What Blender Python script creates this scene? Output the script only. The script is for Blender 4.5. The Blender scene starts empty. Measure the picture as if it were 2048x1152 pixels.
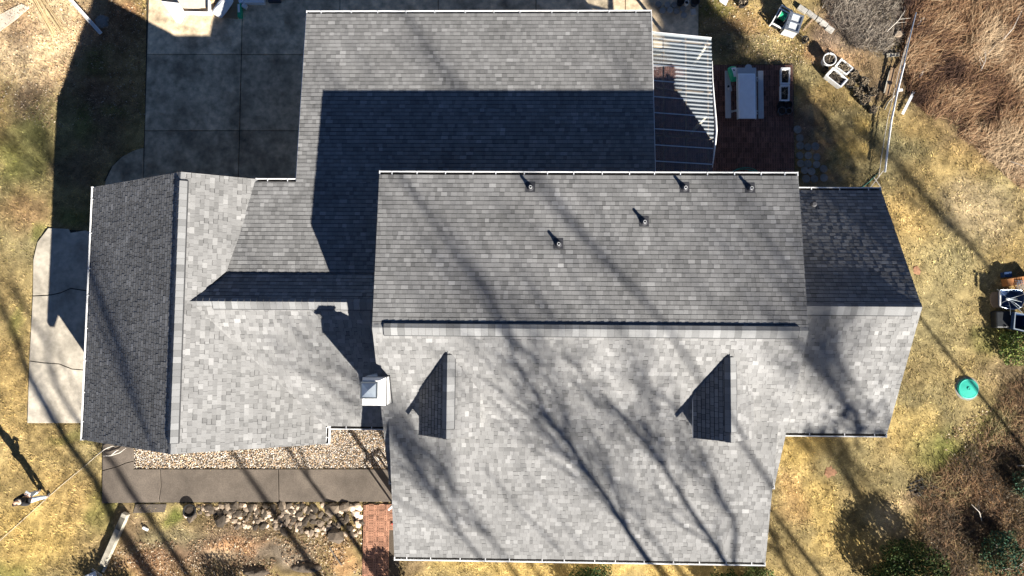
import bpy, math, random
import numpy as np
from mathutils import Matrix, Vector
random.seed(7); np.random.seed(7)
SC = bpy.context.scene
COL = SC.collection
# ------------------------------------------------------------------ camera, sky, sun, exposure
CAM_H, FPX = 27.0, 1365.0
CR = np.array([[0.9997380972267008, -0.006622031788921373, 0.021906292441264633],
               [0.00788039863109742, 0.9982933220766688, -0.057864863384816174],
               [-0.021485722490777247, 0.05802233873358568, 0.9980840505372953]])
cam = bpy.data.cameras.new('camera'); cam_o = bpy.data.objects.new('camera', cam); COL.objects.link(cam_o)
cam.sensor_width = 36.0; cam.lens = 36.0 * FPX / 2048.0; cam.clip_start = 0.5; cam.clip_end = 800
cam_o.matrix_world = Matrix.Translation((0, 0, CAM_H)) @ Matrix([list(r) for r in CR]).to_4x4()
SC.camera = cam_o
SUN_EL, SUN_AZ = math.radians(24.9), math.radians(36.8)      # azimuth measured from south towards east
SUN = np.array([math.sin(SUN_AZ) * math.cos(SUN_EL), -math.cos(SUN_AZ) * math.cos(SUN_EL), math.sin(SUN_EL)])
world = bpy.data.worlds.new('World'); SC.world = world; world.use_nodes = True
wn = world.node_tree.nodes; wl = world.node_tree.links
sky = wn.new('ShaderNodeTexSky'); sky.sky_type = 'NISHITA'; sky.sun_disc = False
sky.sun_elevation = SUN_EL; sky.sun_rotation = math.pi - SUN_AZ
sky.air_density = 0.40; sky.dust_density = 0.0; sky.ozone_density = 3.0; sky.altitude = 2500
bg = wn['Background']; bg.inputs['Strength'].default_value = 0.05
wl.new(sky.outputs['Color'], bg.inputs['Color'])
sun = bpy.data.lights.new('sun', 'SUN'); sun.energy = 5.0; sun.angle = math.radians(0.55); sun.color = (1.0, 0.95, 0.87)
sun_o = bpy.data.objects.new('sun', sun); COL.objects.link(sun_o)
sun_o.rotation_euler = Vector(SUN).to_track_quat('Z', 'Y').to_euler(); sun_o.location = (20, -30, 25)
SC.view_settings.view_transform = 'Standard'; SC.view_settings.look = 'None'
SC.view_settings.exposure = 1.72; SC.view_settings.gamma = 1.0; SC.view_settings.use_curve_mapping = False
SC.render.engine = 'CYCLES'

# ------------------------------------------------------------------ helpers
def ray(u, v): return CR @ np.array([(u - 1024) / FPX, (576 - v) / FPX, -1.0])
def G(u, v, z=0.0):
    r = ray(u, v); return np.array([0, 0, CAM_H]) + (z - CAM_H) / r[2] * r
def onp(u, v, p0, n):
    r = ray(u, v); o = np.array([0, 0, CAM_H]); return o + ((p0 - o) @ n) / (r @ n) * r
def GP(pts, z=0.0): return [tuple(G(u, v, z)[:2]) for u, v in pts]
R_ = random.uniform
def tag(o, label=None, cat=None, group=None, kind=None):
    if label: o['label'] = label
    if cat: o['category'] = cat
    if group: o['group'] = group
    if kind: o['kind'] = kind
    return o
def thing(name, loc, label, cat, group=None):
    o = bpy.data.objects.new(name, None); COL.objects.link(o); o.location = loc; o.empty_display_size = .2
    return tag(o, label, cat, group)
def org(p):
    v = np.zeros(3)
    while p is not None: v = v + np.array(p.location); p = p.parent
    return v
def rotz(a): c, s = math.cos(a), math.sin(a); return np.array([[c, -s, 0], [s, c, 0], [0, 0, 1.0]])
def rotx(a): c, s = math.cos(a), math.sin(a); return np.array([[1.0, 0, 0], [0, c, -s], [0, s, c]])
def roty(a): c, s = math.cos(a), math.sin(a); return np.array([[c, 0, s], [0, 1.0, 0], [-s, 0, c]])
class MB:
    def __init__(s): s.v = []; s.f = []; s.t = []; s.m = []
    def add(s, vs, fs, tone=1.0, mi=0):
        b = len(s.v); s.v.extend([tuple(map(float, p)) for p in vs])
        for f in fs: s.f.append([b + i for i in f]); s.t.append(tone); s.m.append(mi)
        return s
    def box(s, c, d, M=None, tone=1.0, mi=0, taper=1.0):
        x, y, z = d[0] / 2, d[1] / 2, d[2] / 2
        P = np.array([[-x, -y, -z], [x, -y, -z], [x, y, -z], [-x, y, -z], [-x * taper, -y * taper, z], [x * taper, -y * taper, z], [x * taper, y * taper, z], [-x * taper, y * taper, z]])
        if M is not None: P = P @ np.asarray(M).T
        return s.add(P + np.array(c), [(3, 2, 1, 0), (4, 5, 6, 7), (0, 1, 5, 4), (1, 2, 6, 5), (2, 3, 7, 6), (3, 0, 4, 7)], tone, mi)
    def bar(s, a, b, w, h, tone=1.0, mi=0):
        a = np.array(a, float); b = np.array(b, float); d = b - a; L = np.linalg.norm(d); d /= L
        up = np.array([0, 0, 1.0]) if abs(d[2]) < .9 else np.array([0, 1.0, 0])
        x = np.cross(up, d); x /= np.linalg.norm(x); z = np.cross(d, x)
        return s.box((a + b) / 2, (w, L, h), np.stack([x, d, z], 1), tone, mi)
    def tube(s, pts, r, n=6, tone=1.0, mi=0, cap=True):
        pts = [np.array(p, float) for p in pts]; k = len(pts)
        rs = r if hasattr(r, '__len__') else [r] * k
        b = len(s.v); prev = None
        for i, p in enumerate(pts):
            d = pts[min(i + 1, k - 1)] - pts[max(i - 1, 0)]; d = d / (np.linalg.norm(d) + 1e-9)
            if prev is None: a = np.array([0, 0, 1.0]) if abs(d[2]) < .9 else np.array([1.0, 0, 0])
            else: a = prev
            x = a - d * (a @ d); x /= np.linalg.norm(x) + 1e-9; y = np.cross(d, x); prev = x
            for j in range(n):
                t = 2 * math.pi * j / n; s.v.append(tuple(p + rs[i] * (math.cos(t) * x + math.sin(t) * y)))
        for i in range(k - 1):
            for j in range(n):
                s.f.append([b + i * n + j, b + i * n + (j + 1) % n, b + (i + 1) * n + (j + 1) % n, b + (i + 1) * n + j]); s.t.append(tone); s.m.append(mi)
        if cap:
            s.f.append([b + j for j in range(n)][::-1]); s.f.append([b + (k - 1) * n + j for j in range(n)]); s.t += [tone] * 2; s.m += [mi] * 2
        return s
    def lathe(s, c, prof, n=16, tone=1.0, mi=0, M=None, mis=None):
        b = len(s.v); c = np.array(c, float)
        for r, z in prof:
            for j in range(n):
                t = 2 * math.pi * j / n; p = np.array([r * math.cos(t), r * math.sin(t), z])
                if M is not None: p = M @ p
                s.v.append(tuple(c + p))
        for i in range(len(prof) - 1):
            for j in range(n):
                s.f.append([b + i * n + j, b + i * n + (j + 1) % n, b + (i + 1) * n + (j + 1) % n, b + (i + 1) * n + j]); s.t.append(tone); s.m.append(mis[i] if mis else mi)
        for i, rev in ((0, True), (len(prof) - 1, False)):
            q = [b + i * n + j for j in range(n)]
            if prof[i][0] > 1e-4: s.f.append(q[::-1] if rev else q); s.t.append(tone); s.m.append(mis[min(i, len(mis) - 1)] if mis else mi)
        return s
    def prism(s, poly, z0, z1, tone=1.0, mi=0):
        n = len(poly); vs = [(x, y, z0) for x, y in poly] + [(x, y, z1) for x, y in poly]
        a = sum(poly[i][0] * poly[(i + 1) % n][1] - poly[(i + 1) % n][0] * poly[i][1] for i in range(n))
        fs = [list(range(n))[::-1], [n + i for i in range(n)]] + [(i, (i + 1) % n, n + (i + 1) % n, n + i) for i in range(n)]
        if a < 0: fs = [list(f)[::-1] for f in fs]
        return s.add(vs, fs, tone, mi)
    def build(s, name, mats, parent=None, label=None, cat=None, group=None, kind=None, smooth=False, loc=None):
        me = bpy.data.meshes.new(name)
        base = org(parent) + (np.array(loc) if loc is not None else 0)
        V = np.array(s.v, float).reshape(-1, 3)
        if loc is not None and parent is None: base = np.zeros(3)
        me.from_pydata((V - base).tolist(), [], s.f)
        for m in (mats if isinstance(mats, (list, tuple)) else [mats]): me.materials.append(m)
        at = me.attributes.new('tone', 'FLOAT', 'FACE'); at.data.foreach_set('value', np.array(s.t, np.float32))
        me.polygons.foreach_set('material_index', np.array(s.m, np.int32))
        if smooth: me.polygons.foreach_set('use_smooth', np.ones(len(me.polygons), bool))
        me.validate(); me.update()
        o = bpy.data.objects.new(name, me); COL.objects.link(o)
        if parent is not None: o.parent = parent
        if loc is not None: o.location = loc
        return tag(o, label, cat, group, kind)
def copy_of(src, loc, parent=None, rz=0, scale=None):
    o = src.copy(); COL.objects.link(o); o.parent = parent; o.location = np.array(loc) - org(parent); o.rotation_euler = (0, 0, rz)
    if scale is not None: o.scale = scale
    for k in ('label',):
        if k in o and parent is not None: del o[k]
    return o
def fast_mesh(name, V, F, mat, tone=None, colr=None, kind='stuff', label=None, cat=None, parent=None):
    """V (n,3), F (m,k) arrays -> one object, quick."""
    V = np.asarray(np.asarray(V) - org(parent), np.float32); F = np.asarray(F, np.int32); m, k = F.shape
    me = bpy.data.meshes.new(name); me.vertices.add(len(V)); me.vertices.foreach_set('co', V.ravel())
    me.loops.add(m * k); me.loops.foreach_set('vertex_index', F.ravel())
    me.polygons.add(m); me.polygons.foreach_set('loop_start', np.arange(0, m * k, k, dtype=np.int32))
    me.materials.append(mat)
    if tone is not None:
        a = me.attributes.new('tone', 'FLOAT', 'FACE'); a.data.foreach_set('value', np.asarray(tone, np.float32))
    if colr is not None:
        a = me.attributes.new('tint', 'FLOAT_COLOR', 'POINT'); c4 = np.ones((len(V), 4), np.float32); c4[:, :3] = colr; a.data.foreach_set('color', c4.ravel())
    me.update(calc_edges=True); me.validate()
    o = bpy.data.objects.new(name, me); COL.objects.link(o)
    if parent is not None: o.parent = parent
    return tag(o, label, cat, None, kind)

# ------------------------------------------------------------------ materials
def mk(name, col, rough=.75, var=.25, scale=8., var2=0., scale2=.7, bump=0., bscale=40., metal=0., tint=False, spec=.3, alpha=None, detail=3., notone=False):
    m = bpy.data.materials.new(name); m.use_nodes = True; N = m.node_tree.nodes; L = m.node_tree.links
    b = N['Principled BSDF']; b.inputs['Roughness'].default_value = rough; b.inputs['Metallic'].default_value = metal
    b.inputs['Specular IOR Level'].default_value = spec
    geo = N.new('ShaderNodeNewGeometry')
    def noise(sc, det):
        n = N.new('ShaderNodeTexNoise'); n.inputs['Scale'].default_value = sc; n.inputs['Detail'].default_value = det; n.inputs['Roughness'].default_value = .62
        L.new(geo.outputs['Position'], n.inputs['Vector']); return n.outputs['Fac']
    def mr(x, lo, hi):
        r = N.new('ShaderNodeMapRange'); r.inputs[1].default_value = .25; r.inputs[2].default_value = .75; r.inputs[3].default_value = lo; r.inputs[4].default_value = hi
        L.new(x, r.inputs[0]); return r.outputs[0]
    def mul(a, c):
        q = N.new('ShaderNodeMath'); q.operation = 'MULTIPLY'; L.new(a, q.inputs[0]); L.new(c, q.inputs[1]); return q.outputs[0]
    f = mr(noise(scale, detail), 1 - var, 1 + var)
    if var2: f = mul(f, mr(noise(scale2, 4), 1 - var2, 1 + var2))
    vs = N.new('ShaderNodeVectorMath'); vs.operation = 'SCALE'
    if tint:
        a = N.new('ShaderNodeAttribute'); a.attribute_name = 'tint'; L.new(a.outputs['Color'], vs.inputs[0])
    else:
        vs.inputs[0].default_value = col
        if not notone: a = N.new('ShaderNodeAttribute'); a.attribute_name = 'tone'; f = mul(f, a.outputs['Fac'])
    L.new(f, vs.inputs['Scale']); L.new(vs.outputs[0], b.inputs['Base Color'])
    if bump:
        bn = N.new('ShaderNodeBump'); bn.inputs['Strength'].default_value = bump; bn.inputs['Distance'].default_value = .02
        L.new(noise(bscale, 4), bn.inputs['Height']); L.new(bn.outputs[0], b.inputs['Normal'])
    if alpha is not None: b.inputs['Alpha'].default_value = alpha
    return m
M = dict(
    shingle=mk('shingle_granules', (.203, .2, .195), .9, .16, 55., .17, .8, bump=.25, bscale=120, spec=.15),
    cap=mk('ridge_cap_granules', (.205, .205, .203), .9, .14, 50., bump=.2, bscale=120, spec=.15),
    deck=mk('roof_underlay', (.05, .05, .052), .9), white=mk('white_trim_paint', (.78, .78, .77), .45, .05, 6.),
    siding=mk('cream_siding', (.62, .60, .55), .6, .06, 4.), glass=mk('window_glass', (.03, .04, .05), .08, .02, spec=.6),
    gutter_dark=mk('gutter_dark_brown', (.07, .06, .05), .9), chim=mk('white_stucco', (.75, .74, .71), .8, .08, 9., bump=.3),
    galv=mk('galvanised_steel', (.5, .56, .6), .35, .15, 9., metal=.75), lead=mk('pipe_boot_rubber', (.05, .05, .055), .6),
    pipe=mk('grey_pvc', (.5, .5, .5), .5, .1),
    concrete=mk('driveway_concrete', (.55, .43, .285), .9, .5, 3.4, .6, .9, bump=.2, bscale=70, detail=8),
    padcon=mk('side_pad_concrete', (.45, .40, .32), .9, .25, 5., .42, .9, bump=.2, bscale=70, detail=8),
    walk=mk('walkway_asphalt', (.115, .094, .075), .92, .3, 24., .42, .7, bump=.35, bscale=90, detail=8),
    crack=mk('crack_soil', (.05, .043, .03), .95), brick=mk('red_brick', (.37, .19, .12), .85, .16, 9., .2, 1.1, bump=.2, bscale=90),
    dbrick=mk('patio_brick', (.2, .105, .08), .85, .2, 9., .25, .8, bump=.2, bscale=90),
    hole=mk('brick_core', (.035, .02, .015), .95), sand=mk('bedding_sand', (.09, .07, .05), .95, .3, 20.),
    pebble=mk('pebble', (.5, .42, .33), .85, .15, 20.), stone=mk('field_stone', (.38, .295, .215), .9, .25, 9., bump=.5, bscale=30),
    wood=mk('weathered_timber', (.42, .38, .30), .85, .3, 6., .25, 1.2, bump=.4, bscale=25), bamboo=mk('bamboo', (.62, .47, .26), .6, .2, 6.),
    plank=mk('brown_plank', (.3, .2, .12), .85, .3, 6.), black=mk('black_plastic', (.022, .023, .025), .45, .2), soil=mk('potting_soil', (.045, .035, .026), .95, .5, 30., bump=.6, bscale=50),
    dry=mk('dry_stem', (.36, .29, .2), .9, .3, 9.), wplas=mk('white_plastic', (.8, .8, .78), .4, .06), cloth=mk('pale_blue_cloth', (.8, .87, .92), .75, .06, 5., bump=.15, bscale=14),
    greyp=mk('grey_resin', (.46, .48, .49), .6, .08), green=mk('green_plastic', (.03, .42, .2), .45, .1), teal=mk('teal_lid_plastic', (.035, .40, .30), .5, .12, 7.),
    hose=mk('green_hose', (.05, .26, .19), .4), steel=mk('brushed_steel', (.62, .66, .7), .28, .08, 12., metal=.85), navy=mk('navy_plastic', (.022, .045, .11), .45, .15),
    tarp=mk('black_tarp', (.018, .02, .022), .5, .2), orange=mk('orange_brown_box', (.36, .15, .05), .7, .2), card=mk('cardboard', (.42, .29, .17), .85, .12),
    paver=mk('concrete_paver', (.3, .285, .255), .92, .2, 9., .2, 1.5, bump=.3, bscale=60), clay=mk('red_clay', (.32, .17, .095), .95, .3, 14., bump=.4),
    bark=mk('grey_bark', (.17, .145, .12), .95, .3, 9.), twig=mk('bleached_twig', (.55, .5, .43), .9, .2),
    leaf=mk('fallen_leaf', (.34, .185, .09), .85, .25, 14.), ever=mk('evergreen_leaf', (.045, .075, .022), .6, .3, 6.),
    skin=mk('skin', (.5, .3, .21), .55, .05, notone=True), denim=mk('pale_denim', (.5, .58, .68), .85, .1, notone=True), jacket=mk('black_fleece', (.02, .02, .022), .9, .2, notone=True), cream=mk('cream_knit', (.62, .53, .42), .9, .12, notone=True),
    hair=mk('dark_hair', (.05, .033, .022), .6, .3, 30., notone=True), shoe=mk('dark_shoe', (.03, .028, .027), .6, notone=True),
    grass=mk('grass_blades', (1, 1, 1), .85, .18, 4., tint=True, spec=.1), ash=mk('charcoal_ash', (.03, .028, .027), .95, .5, 20., bump=.5),
    sheet=mk('dark_corrugated_sheet', (.05, .055, .06), .5, .15), wire=mk('pale_wire', (.55, .5, .42), .7, .2), redp=mk('faded_red_paint', (.42, .08, .06), .7))
# translucent corrugated sheeting of the patio cover
poly = bpy.data.materials.new('clear_corrugated_sheet'); poly.use_nodes = True
N = poly.node_tree.nodes; L = poly.node_tree.links
pb = N['Principled BSDF']; pb.inputs['Base Color'].default_value = (.17, .21, .25, 1); pb.inputs['Roughness'].default_value = .33; pb.inputs['Specular IOR Level'].default_value = .2
tr = N.new('ShaderNodeBsdfTransparent'); tr.inputs['Color'].default_value = (.8, .84, .86, 1); mx = N.new('ShaderNodeMixShader'); mx.inputs[0].default_value = .36
L.new(tr.outputs[0], mx.inputs[1]); L.new(pb.outputs[0], mx.inputs[2]); L.new(mx.outputs[0], N['Material Output'].inputs['Surface'])

# ------------------------------------------------------------------ noise and ground colour
def vnoise(x, y, sc, seed):
    rs = np.random.RandomState(seed); T = rs.rand(256, 256)
    x = np.asarray(x) * sc + 500; y = np.asarray(y) * sc + 500
    xi = np.floor(x).astype(int); yi = np.floor(y).astype(int); fx = x - xi; fy = y - yi
    fx = fx * fx * (3 - 2 * fx); fy = fy * fy * (3 - 2 * fy)
    a = T[xi % 256, yi % 256]; b = T[(xi + 1) % 256, yi % 256]; c = T[xi % 256, (yi + 1) % 256]; d = T[(xi + 1) % 256, (yi + 1) % 256]
    return (a * (1 - fx) + b * fx) * (1 - fy) + (c * (1 - fx) + d * fx) * fy
def fbm(x, y, sc, seed, o=4):
    s = 0; a = .5; t = 0
    for i in range(o): s = s + a * vnoise(x, y, sc * 2 ** i, seed + i); t += a; a *= .55
    return s / t
STRAW = (.395, .27, .105); GREEN = (.115, .13, .03); LEAF = (.25, .135, .07); DIRT = (.165, .11, .075); DARK = (.06, .05, .035); BRIGHT = (.66, .50, .31); ORANGE = (.46, .26, .13); OLIVE = (.19, .168, .09); GOLD = (.45, .315, .105); GREY = (.2, .165, .125)
BLOBS = [  # u, v, ru, rv, colour, strength   (bare earth, moss, thatch and litter of the yard; BRIGHT at the upper left paints sun glare)
    (80, 60, 200, 130, BRIGHT, .75), (30, 40, 60, 50, LEAF, .5), (110, 130, 60, 40, LEAF, .3), (230, 60, 90, 90, LEAF, .8), (200, 170, 90, 90, LEAF, .75), (60, 175, 60, 40, DIRT, .6), (260, 20, 50, 40, LEAF, .6),
    (90, 275, 70, 26, DARK, .45), (190, 130, 60, 30, GREEN, .6), (60, 320, 80, 90, GREEN, .5), (60, 250, 60, 30, GREEN, .4), (20, 330, 40, 50, GREEN, .4), (200, 250, 80, 120, DIRT, .6), (160, 250, 40, 40, GREEN, .6), (230, 230, 30, 20, GREEN, .5), (150, 330, 60, 40, DIRT, .6),
    (50, 420, 70, 50, LEAF, .5), (130, 425, 60, 25, GREEN, .6), (40, 640, 26, 40, GREEN, .6), (70, 460, 20, 25, GREEN, .6), (150, 870, 60, 20, GREEN, .45), (20, 760, 60, 120, STRAW, .5), (60, 1080, 110, 80, GOLD, .6), (120, 1000, 90, 60, STRAW, .6), (200, 1030, 40, 60, GREEN, .55), (30, 1140, 60, 40, GREEN, .6), (230, 1000, 20, 40, GREEN, .4),
    (345, 1020, 26, 28, GREEN, .9), (260, 1050, 60, 30, DIRT, .6), (430, 1100, 260, 70, DIRT, .85), (300, 1130, 90, 50, LEAF, .6), (470, 1095, 60, 16, ORANGE, .8), (440, 1115, 30, 22, BRIGHT, .4), (560, 1110, 70, 30, GREY, .7), (500, 1140, 50, 20, DARK, .6), (600, 1140, 80, 18, DARK, .5), (690, 1130, 40, 20, ORANGE, .7), (545, 1030, 190, 34, (.07, .05, .035), .85), (700, 1090, 30, 30, LEAF, .5), (660, 1080, 40, 30, DIRT, .5), (340, 1070, 80, 30, OLIVE, .6), (290, 1100, 40, 30, LEAF, .6),
    (1160, 1140, 450, 30, GOLD, .6), (820, 1135, 40, 40, DIRT, .6),
    (1480, 60, 90, 60, LEAF, .45), (1430, 20, 30, 30, GREEN, .6), (1450, 100, 60, 35, OLIVE, .8), (1530, 100, 60, 40, OLIVE, .6), (1530, 40, 20, 30, GOLD, .5), (1660, 60, 50, 80, DIRT, .85), (1680, 30, 30, 50, (.2, .085, .055), .7), (1690, 110, 70, 40, ORANGE, .55), (1650, 90, 40, 30, ORANGE, .45), (1720, 60, 80, 70, GREY, .8), (1760, 160, 60, 60, DIRT, .7), (1600, 150, 50, 50, OLIVE, .6), (1640, 200, 60, 40, STRAW, .3), (1610, 250, 50, 60, (.2, .13, .095), .8), (1680, 230, 50, 40, OLIVE, .5), (1720, 250, 34, 28, GOLD, .8), (1690, 310, 40, 35, GOLD, .7), (1650, 300, 26, 30, (.26, .15, .1), .6), (1780, 290, 60, 60, OLIVE, .75), (1740, 350, 60, 30, OLIVE, .5), (1640, 360, 50, 30, DIRT, .6), (1850, 240, 60, 40, STRAW, .6),
    (1930, 130, 160, 150, (.1, .06, .04), .92), (2000, 60, 90, 70, DARK, .55), (1970, 280, 110, 60, (.13, .08, .05), .8), (1830, 120, 50, 60, DIRT, .8),
    (1900, 330, 120, 60, STRAW, .5), (1800, 430, 80, 60, STRAW, .6), (1960, 420, 90, 70, BRIGHT, .35), (1880, 560, 90, 90, OLIVE, .35), (1900, 680, 80, 80, OLIVE, .35), (1860, 830, 110, 60, OLIVE, .5), (1900, 905, 100, 50, GREEN, .75), (1990, 690, 30, 40, GREEN, .7), (2020, 790, 50, 70, DIRT, .6), (2030, 880, 60, 70, DARK, .6), (1990, 850, 40, 30, GREEN, .6), (1820, 850, 60, 40, GOLD, .4),
    (1850, 985, 60, 40, DIRT, .75), (1845, 978, 26, 18, DARK, .9), (1780, 950, 60, 40, OLIVE, .4), (1970, 1000, 90, 90, LEAF, .85), (1900, 1060, 70, 50, DIRT, .7), (1980, 1100, 90, 60, DARK, .5), (2030, 1120, 50, 50, LEAF, .7), (1890, 1120, 60, 30, STRAW, .6), (1600, 900, 50, 60, GOLD, .65), (1570, 1000, 40, 60, (.38, .22, .09), .5), (1640, 1000, 60, 50, GOLD, .5), (1700, 930, 60, 50, OLIVE, .5), (1680, 1080, 50, 60, GOLD, .5), (1790, 1040, 40, 60, BRIGHT, .3)]
B_W = [(G(u, v)[:2], ru * .0195, rv * .0195, np.array(c), s) for u, v, ru, rv, c, s in BLOBS]
def ground_col(x, y):
    x = np.asarray(x, float); y = np.asarray(y, float)
    n1 = fbm(x, y, .35, 11)[..., None]; n2 = fbm(x, y, 1.6, 23)[..., None]
    c = np.array(STRAW) * (1 - n1) + np.array(OLIVE) * n1
    c = c * (.55 + .9 * fbm(x, y, .8, 37)[..., None])
    wx = x + 1.6 * (fbm(x, y, .7, 51) - .5); wy = y + 1.6 * (fbm(x, y, .7, 61) - .5)
    for (p, rx, ry, bc, s) in B_W:
        q = np.sqrt(((wx - p[0]) / rx) ** 2 + ((wy - p[1]) / ry) ** 2)
        w = np.clip(1.25 - q, 0, 1); w = (w * w * (3 - 2 * w) * s)[..., None]
        c = c * (1 - w) + bc * w
    n3 = fbm(x, y, 4.5, 71, 3)[..., None]
    return c * (.5 + 1.0 * n3) * (.62 + .76 * n2)
def inpoly(x, y, P):
    r = np.zeros(np.shape(x), bool); n = len(P); j = n - 1
    for i in range(n):
        xi, yi = P[i]; xj, yj = P[j]
        if yi != yj: r ^= ((yi > y) != (yj > y)) & (x < (xj - xi) * (y - yi) / (yj - yi) + xi)
        j = i
    return r
DRIVE = GP([(297, -260), (291, 200), (288, 300), (245, 312), (222, 335), (208, 362), (420, 420), (760, 420), (1285, 420), (1285, 112), (1396, 98), (1397, -260)])
PAD = GP([(98, 456), (172, 462), (190, 470), (190, 846), (56, 846), (64, 650), (68, 520), (76, 485)])
WALK = GP([(206, 896), (268, 896), (268, 938), (785, 938), (800, 1003), (205, 1006)])
GRAV = GP([(269, 870), (640, 850), (640, 800), (790, 800), (790, 937), (269, 937)])
PATH = GP([(726, 1006), (797, 1006), (800, 1240), (728, 1240)])
PATIO = GP([(1290, 114), (1396, 100), (1400, 130), (1587, 128), (1590, 400), (1290, 400)])
HARD = [DRIVE, PAD, WALK, GRAV, PATH, PATIO]
xs = np.concatenate([np.linspace(-260, -24.2, 24), np.arange(-24, 24.01, .1), np.linspace(24.2, 260, 24)])
ys = np.concatenate([np.linspace(-260, -14.2, 24), np.arange(-14, 17.01, .1), np.linspace(17.2, 260, 24)])
X, Y = np.meshgrid(xs, ys); Z = .05 * (fbm(X, Y, 1.1, 81) - .5) + .055 * (fbm(X, Y, 5.5, 91, 2) - .5)
hard = np.zeros(X.shape, bool)
for P_ in HARD: hard |= inpoly(X, Y, P_)
house_in = (X > -15.4) & (X < 12.2) & (Y > -3.4) & (Y < 4.8)
Z = np.where(hard | house_in, -.05, Z)
nx, ny = len(xs), len(ys); I = np.arange(nx * ny).reshape(ny, nx)
F_ = np.stack([I[:-1, :-1], I[:-1, 1:], I[1:, 1:], I[1:, :-1]], -1).reshape(-1, 4)
gmat = mk('yard_earth', (1, 1, 1), .95, .5, 26., .15, 6., bump=.5, bscale=40, tint=True, spec=.05, detail=6)
ground = fast_mesh('ground', np.stack([X, Y, Z], -1).reshape(-1, 3), F_, gmat, colr=ground_col(X.ravel(), Y.ravel()), kind='structure')
# ------------------------------------------------------------------ paving
def paving(name, z=.0):
    o = bpy.data.objects.new(name, None); COL.objects.link(o); o.empty_display_size = .2; return tag(o, kind='structure')
def slab(parent, px, mat, z=.05, tone=1.0, name='concrete_slab', gap=.004):
    mb = MB(); P = np.array(GP(px)); c = P.mean(0); P = c + (P - c) * (1 - gap / max(.3, np.abs(P - c).mean()))
    mb.prism([tuple(p) for p in P], -.06, z, tone); o = mb.build(name, mat, parent)
    bv = o.modifiers.new('edge', 'BEVEL'); bv.width = .008; bv.segments = 1; return o
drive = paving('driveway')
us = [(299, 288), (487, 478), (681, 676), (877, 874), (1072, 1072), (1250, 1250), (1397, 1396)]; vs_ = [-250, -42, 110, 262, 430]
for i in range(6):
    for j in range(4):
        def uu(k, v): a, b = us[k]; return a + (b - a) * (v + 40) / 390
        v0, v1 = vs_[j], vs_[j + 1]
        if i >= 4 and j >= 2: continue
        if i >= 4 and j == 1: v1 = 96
        slab(drive, [(uu(i, v0), v0), (uu(i + 1, v0), v0), (uu(i + 1, v1), v1), (uu(i, v1), v1)], M['concrete'], .05 + R_(-.006, .006), [1.0, .9, 1.08, .95, 1.0, .98][i] * [1.2, 1.15, .95, .75][j], gap=.014)  # row factors darken slabs toward the house, its shade put into the colour
slab(drive, [(288, 296), (270, 301), (245, 314), (226, 333), (212, 362), (209, 400), (288, 420)], M['concrete'], .045, .8)
MB().prism(DRIVE, -.06, .012).build('joint_bed', M['crack'], drive)
pad = paving('concrete_pad')
slab(pad, [(98, 456), (138, 458), (142, 466), (172, 461), (200, 470), (200, 584), (155, 578), (143, 576), (122, 585), (104, 589), (67, 591), (68, 520), (76, 485)], M['padcon'], .05, .95)
slab(pad, [(67, 592.6), (104, 590.6), (122, 586.6), (143, 577.6), (155, 579.6), (200, 585.6), (200, 742), (145, 737), (120, 727), (90, 725), (60, 721), (64, 650)], M['padcon'], .05, .92)
slab(pad, [(60, 722.2), (90, 726.2), (120, 728.3), (145, 738.3), (200, 743.3), (200, 846), (56, 846)], M['padcon'], .05, 1.08)
MB().prism(PAD, -.06, .012).build('joint_bed', M['crack'], pad)
walk = paving('walkway')
slab(walk, [(206, 880), (268, 880), (268, 921), (252, 925), (236, 932), (206, 940)], M['walk'], .05, 1.15)
slab(walk, [(206, 941.3), (236, 933.3), (252, 926.3), (268, 922.3), (268, 938), (321, 938), (323, 972), (318, 1004), (205, 1006)], M['walk'], .05, 1.1)
slab(walk, [(321.8, 938), (557, 938), (558, 1003), (318.8, 1004), (323.8, 972)], M['walk'], .052, 1.0)
slab(walk, [(558, 938), (800, 938), (810, 1003), (559, 1003)], M['walk'], .049, 1.08)
slab(walk, [(272, 1008), (334, 1008), (330, 1024), (266, 1026)], M['walk'], .03, .9, 'concrete_slab')
MB().prism(WALK, -.06, .012).build('joint_bed', M['crack'], walk)
# gravel
grb = MB().prism(GRAV, -.06, .004).build('gravel_bed', M['sand'], kind='structure')
def pebbles(n, P, zb, rmin, rmax, cols, name, label, seed):
    rs = np.random.RandomState(seed); P = np.array(P); lo, hi = P.min(0), P.max(0)
    x = rs.uniform(lo[0], hi[0], n * 3); y = rs.uniform(lo[1], hi[1], n * 3); k = inpoly(x, y, P); x, y = x[k][:n], y[k][:n]; n = len(x)
    base = np.array([[1, 0, 0], [.4, .9, 0], [-.8, .6, 0], [-.8, -.6, 0], [.4, -.9, 0], [.1, 0, .75], [-.3, .2, .7]])
    F = np.array([[0, 1, 5], [1, 6, 5], [1, 2, 6], [2, 3, 6], [3, 5, 6], [3, 4, 5], [4, 0, 5]])
    a = rs.uniform(0, 6.28, n); r = rs.uniform(rmin, rmax, n)
    b = base[None] * rs.uniform(.7, 1.3, (n, 7, 1)); vx = (b[..., 0] * np.cos(a)[:, None] - b[..., 1] * np.sin(a)[:, None] * .75) * r[:, None] + x[:, None]
    vy = (b[..., 0] * np.sin(a)[:, None] + b[..., 1] * np.cos(a)[:, None] * .75) * r[:, None] + y[:, None]
    vz = b[..., 2] * r[:, None] + zb + rs.uniform(0, .025, n)[:, None]
    V = np.stack([vx, vy, vz], -1).reshape(-1, 3); FF = (F[None] + 7 * np.arange(n)[:, None, None]).reshape(-1, 3)
    C = np.array(cols)[rs.randint(0, len(cols), n)] * rs.uniform(.6, 1.3, (n, 1)); C = np.repeat(C, 7, 0)
    return fast_mesh(name, V, FF, M['grass'], colr=C, label=label, cat='gravel')
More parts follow.
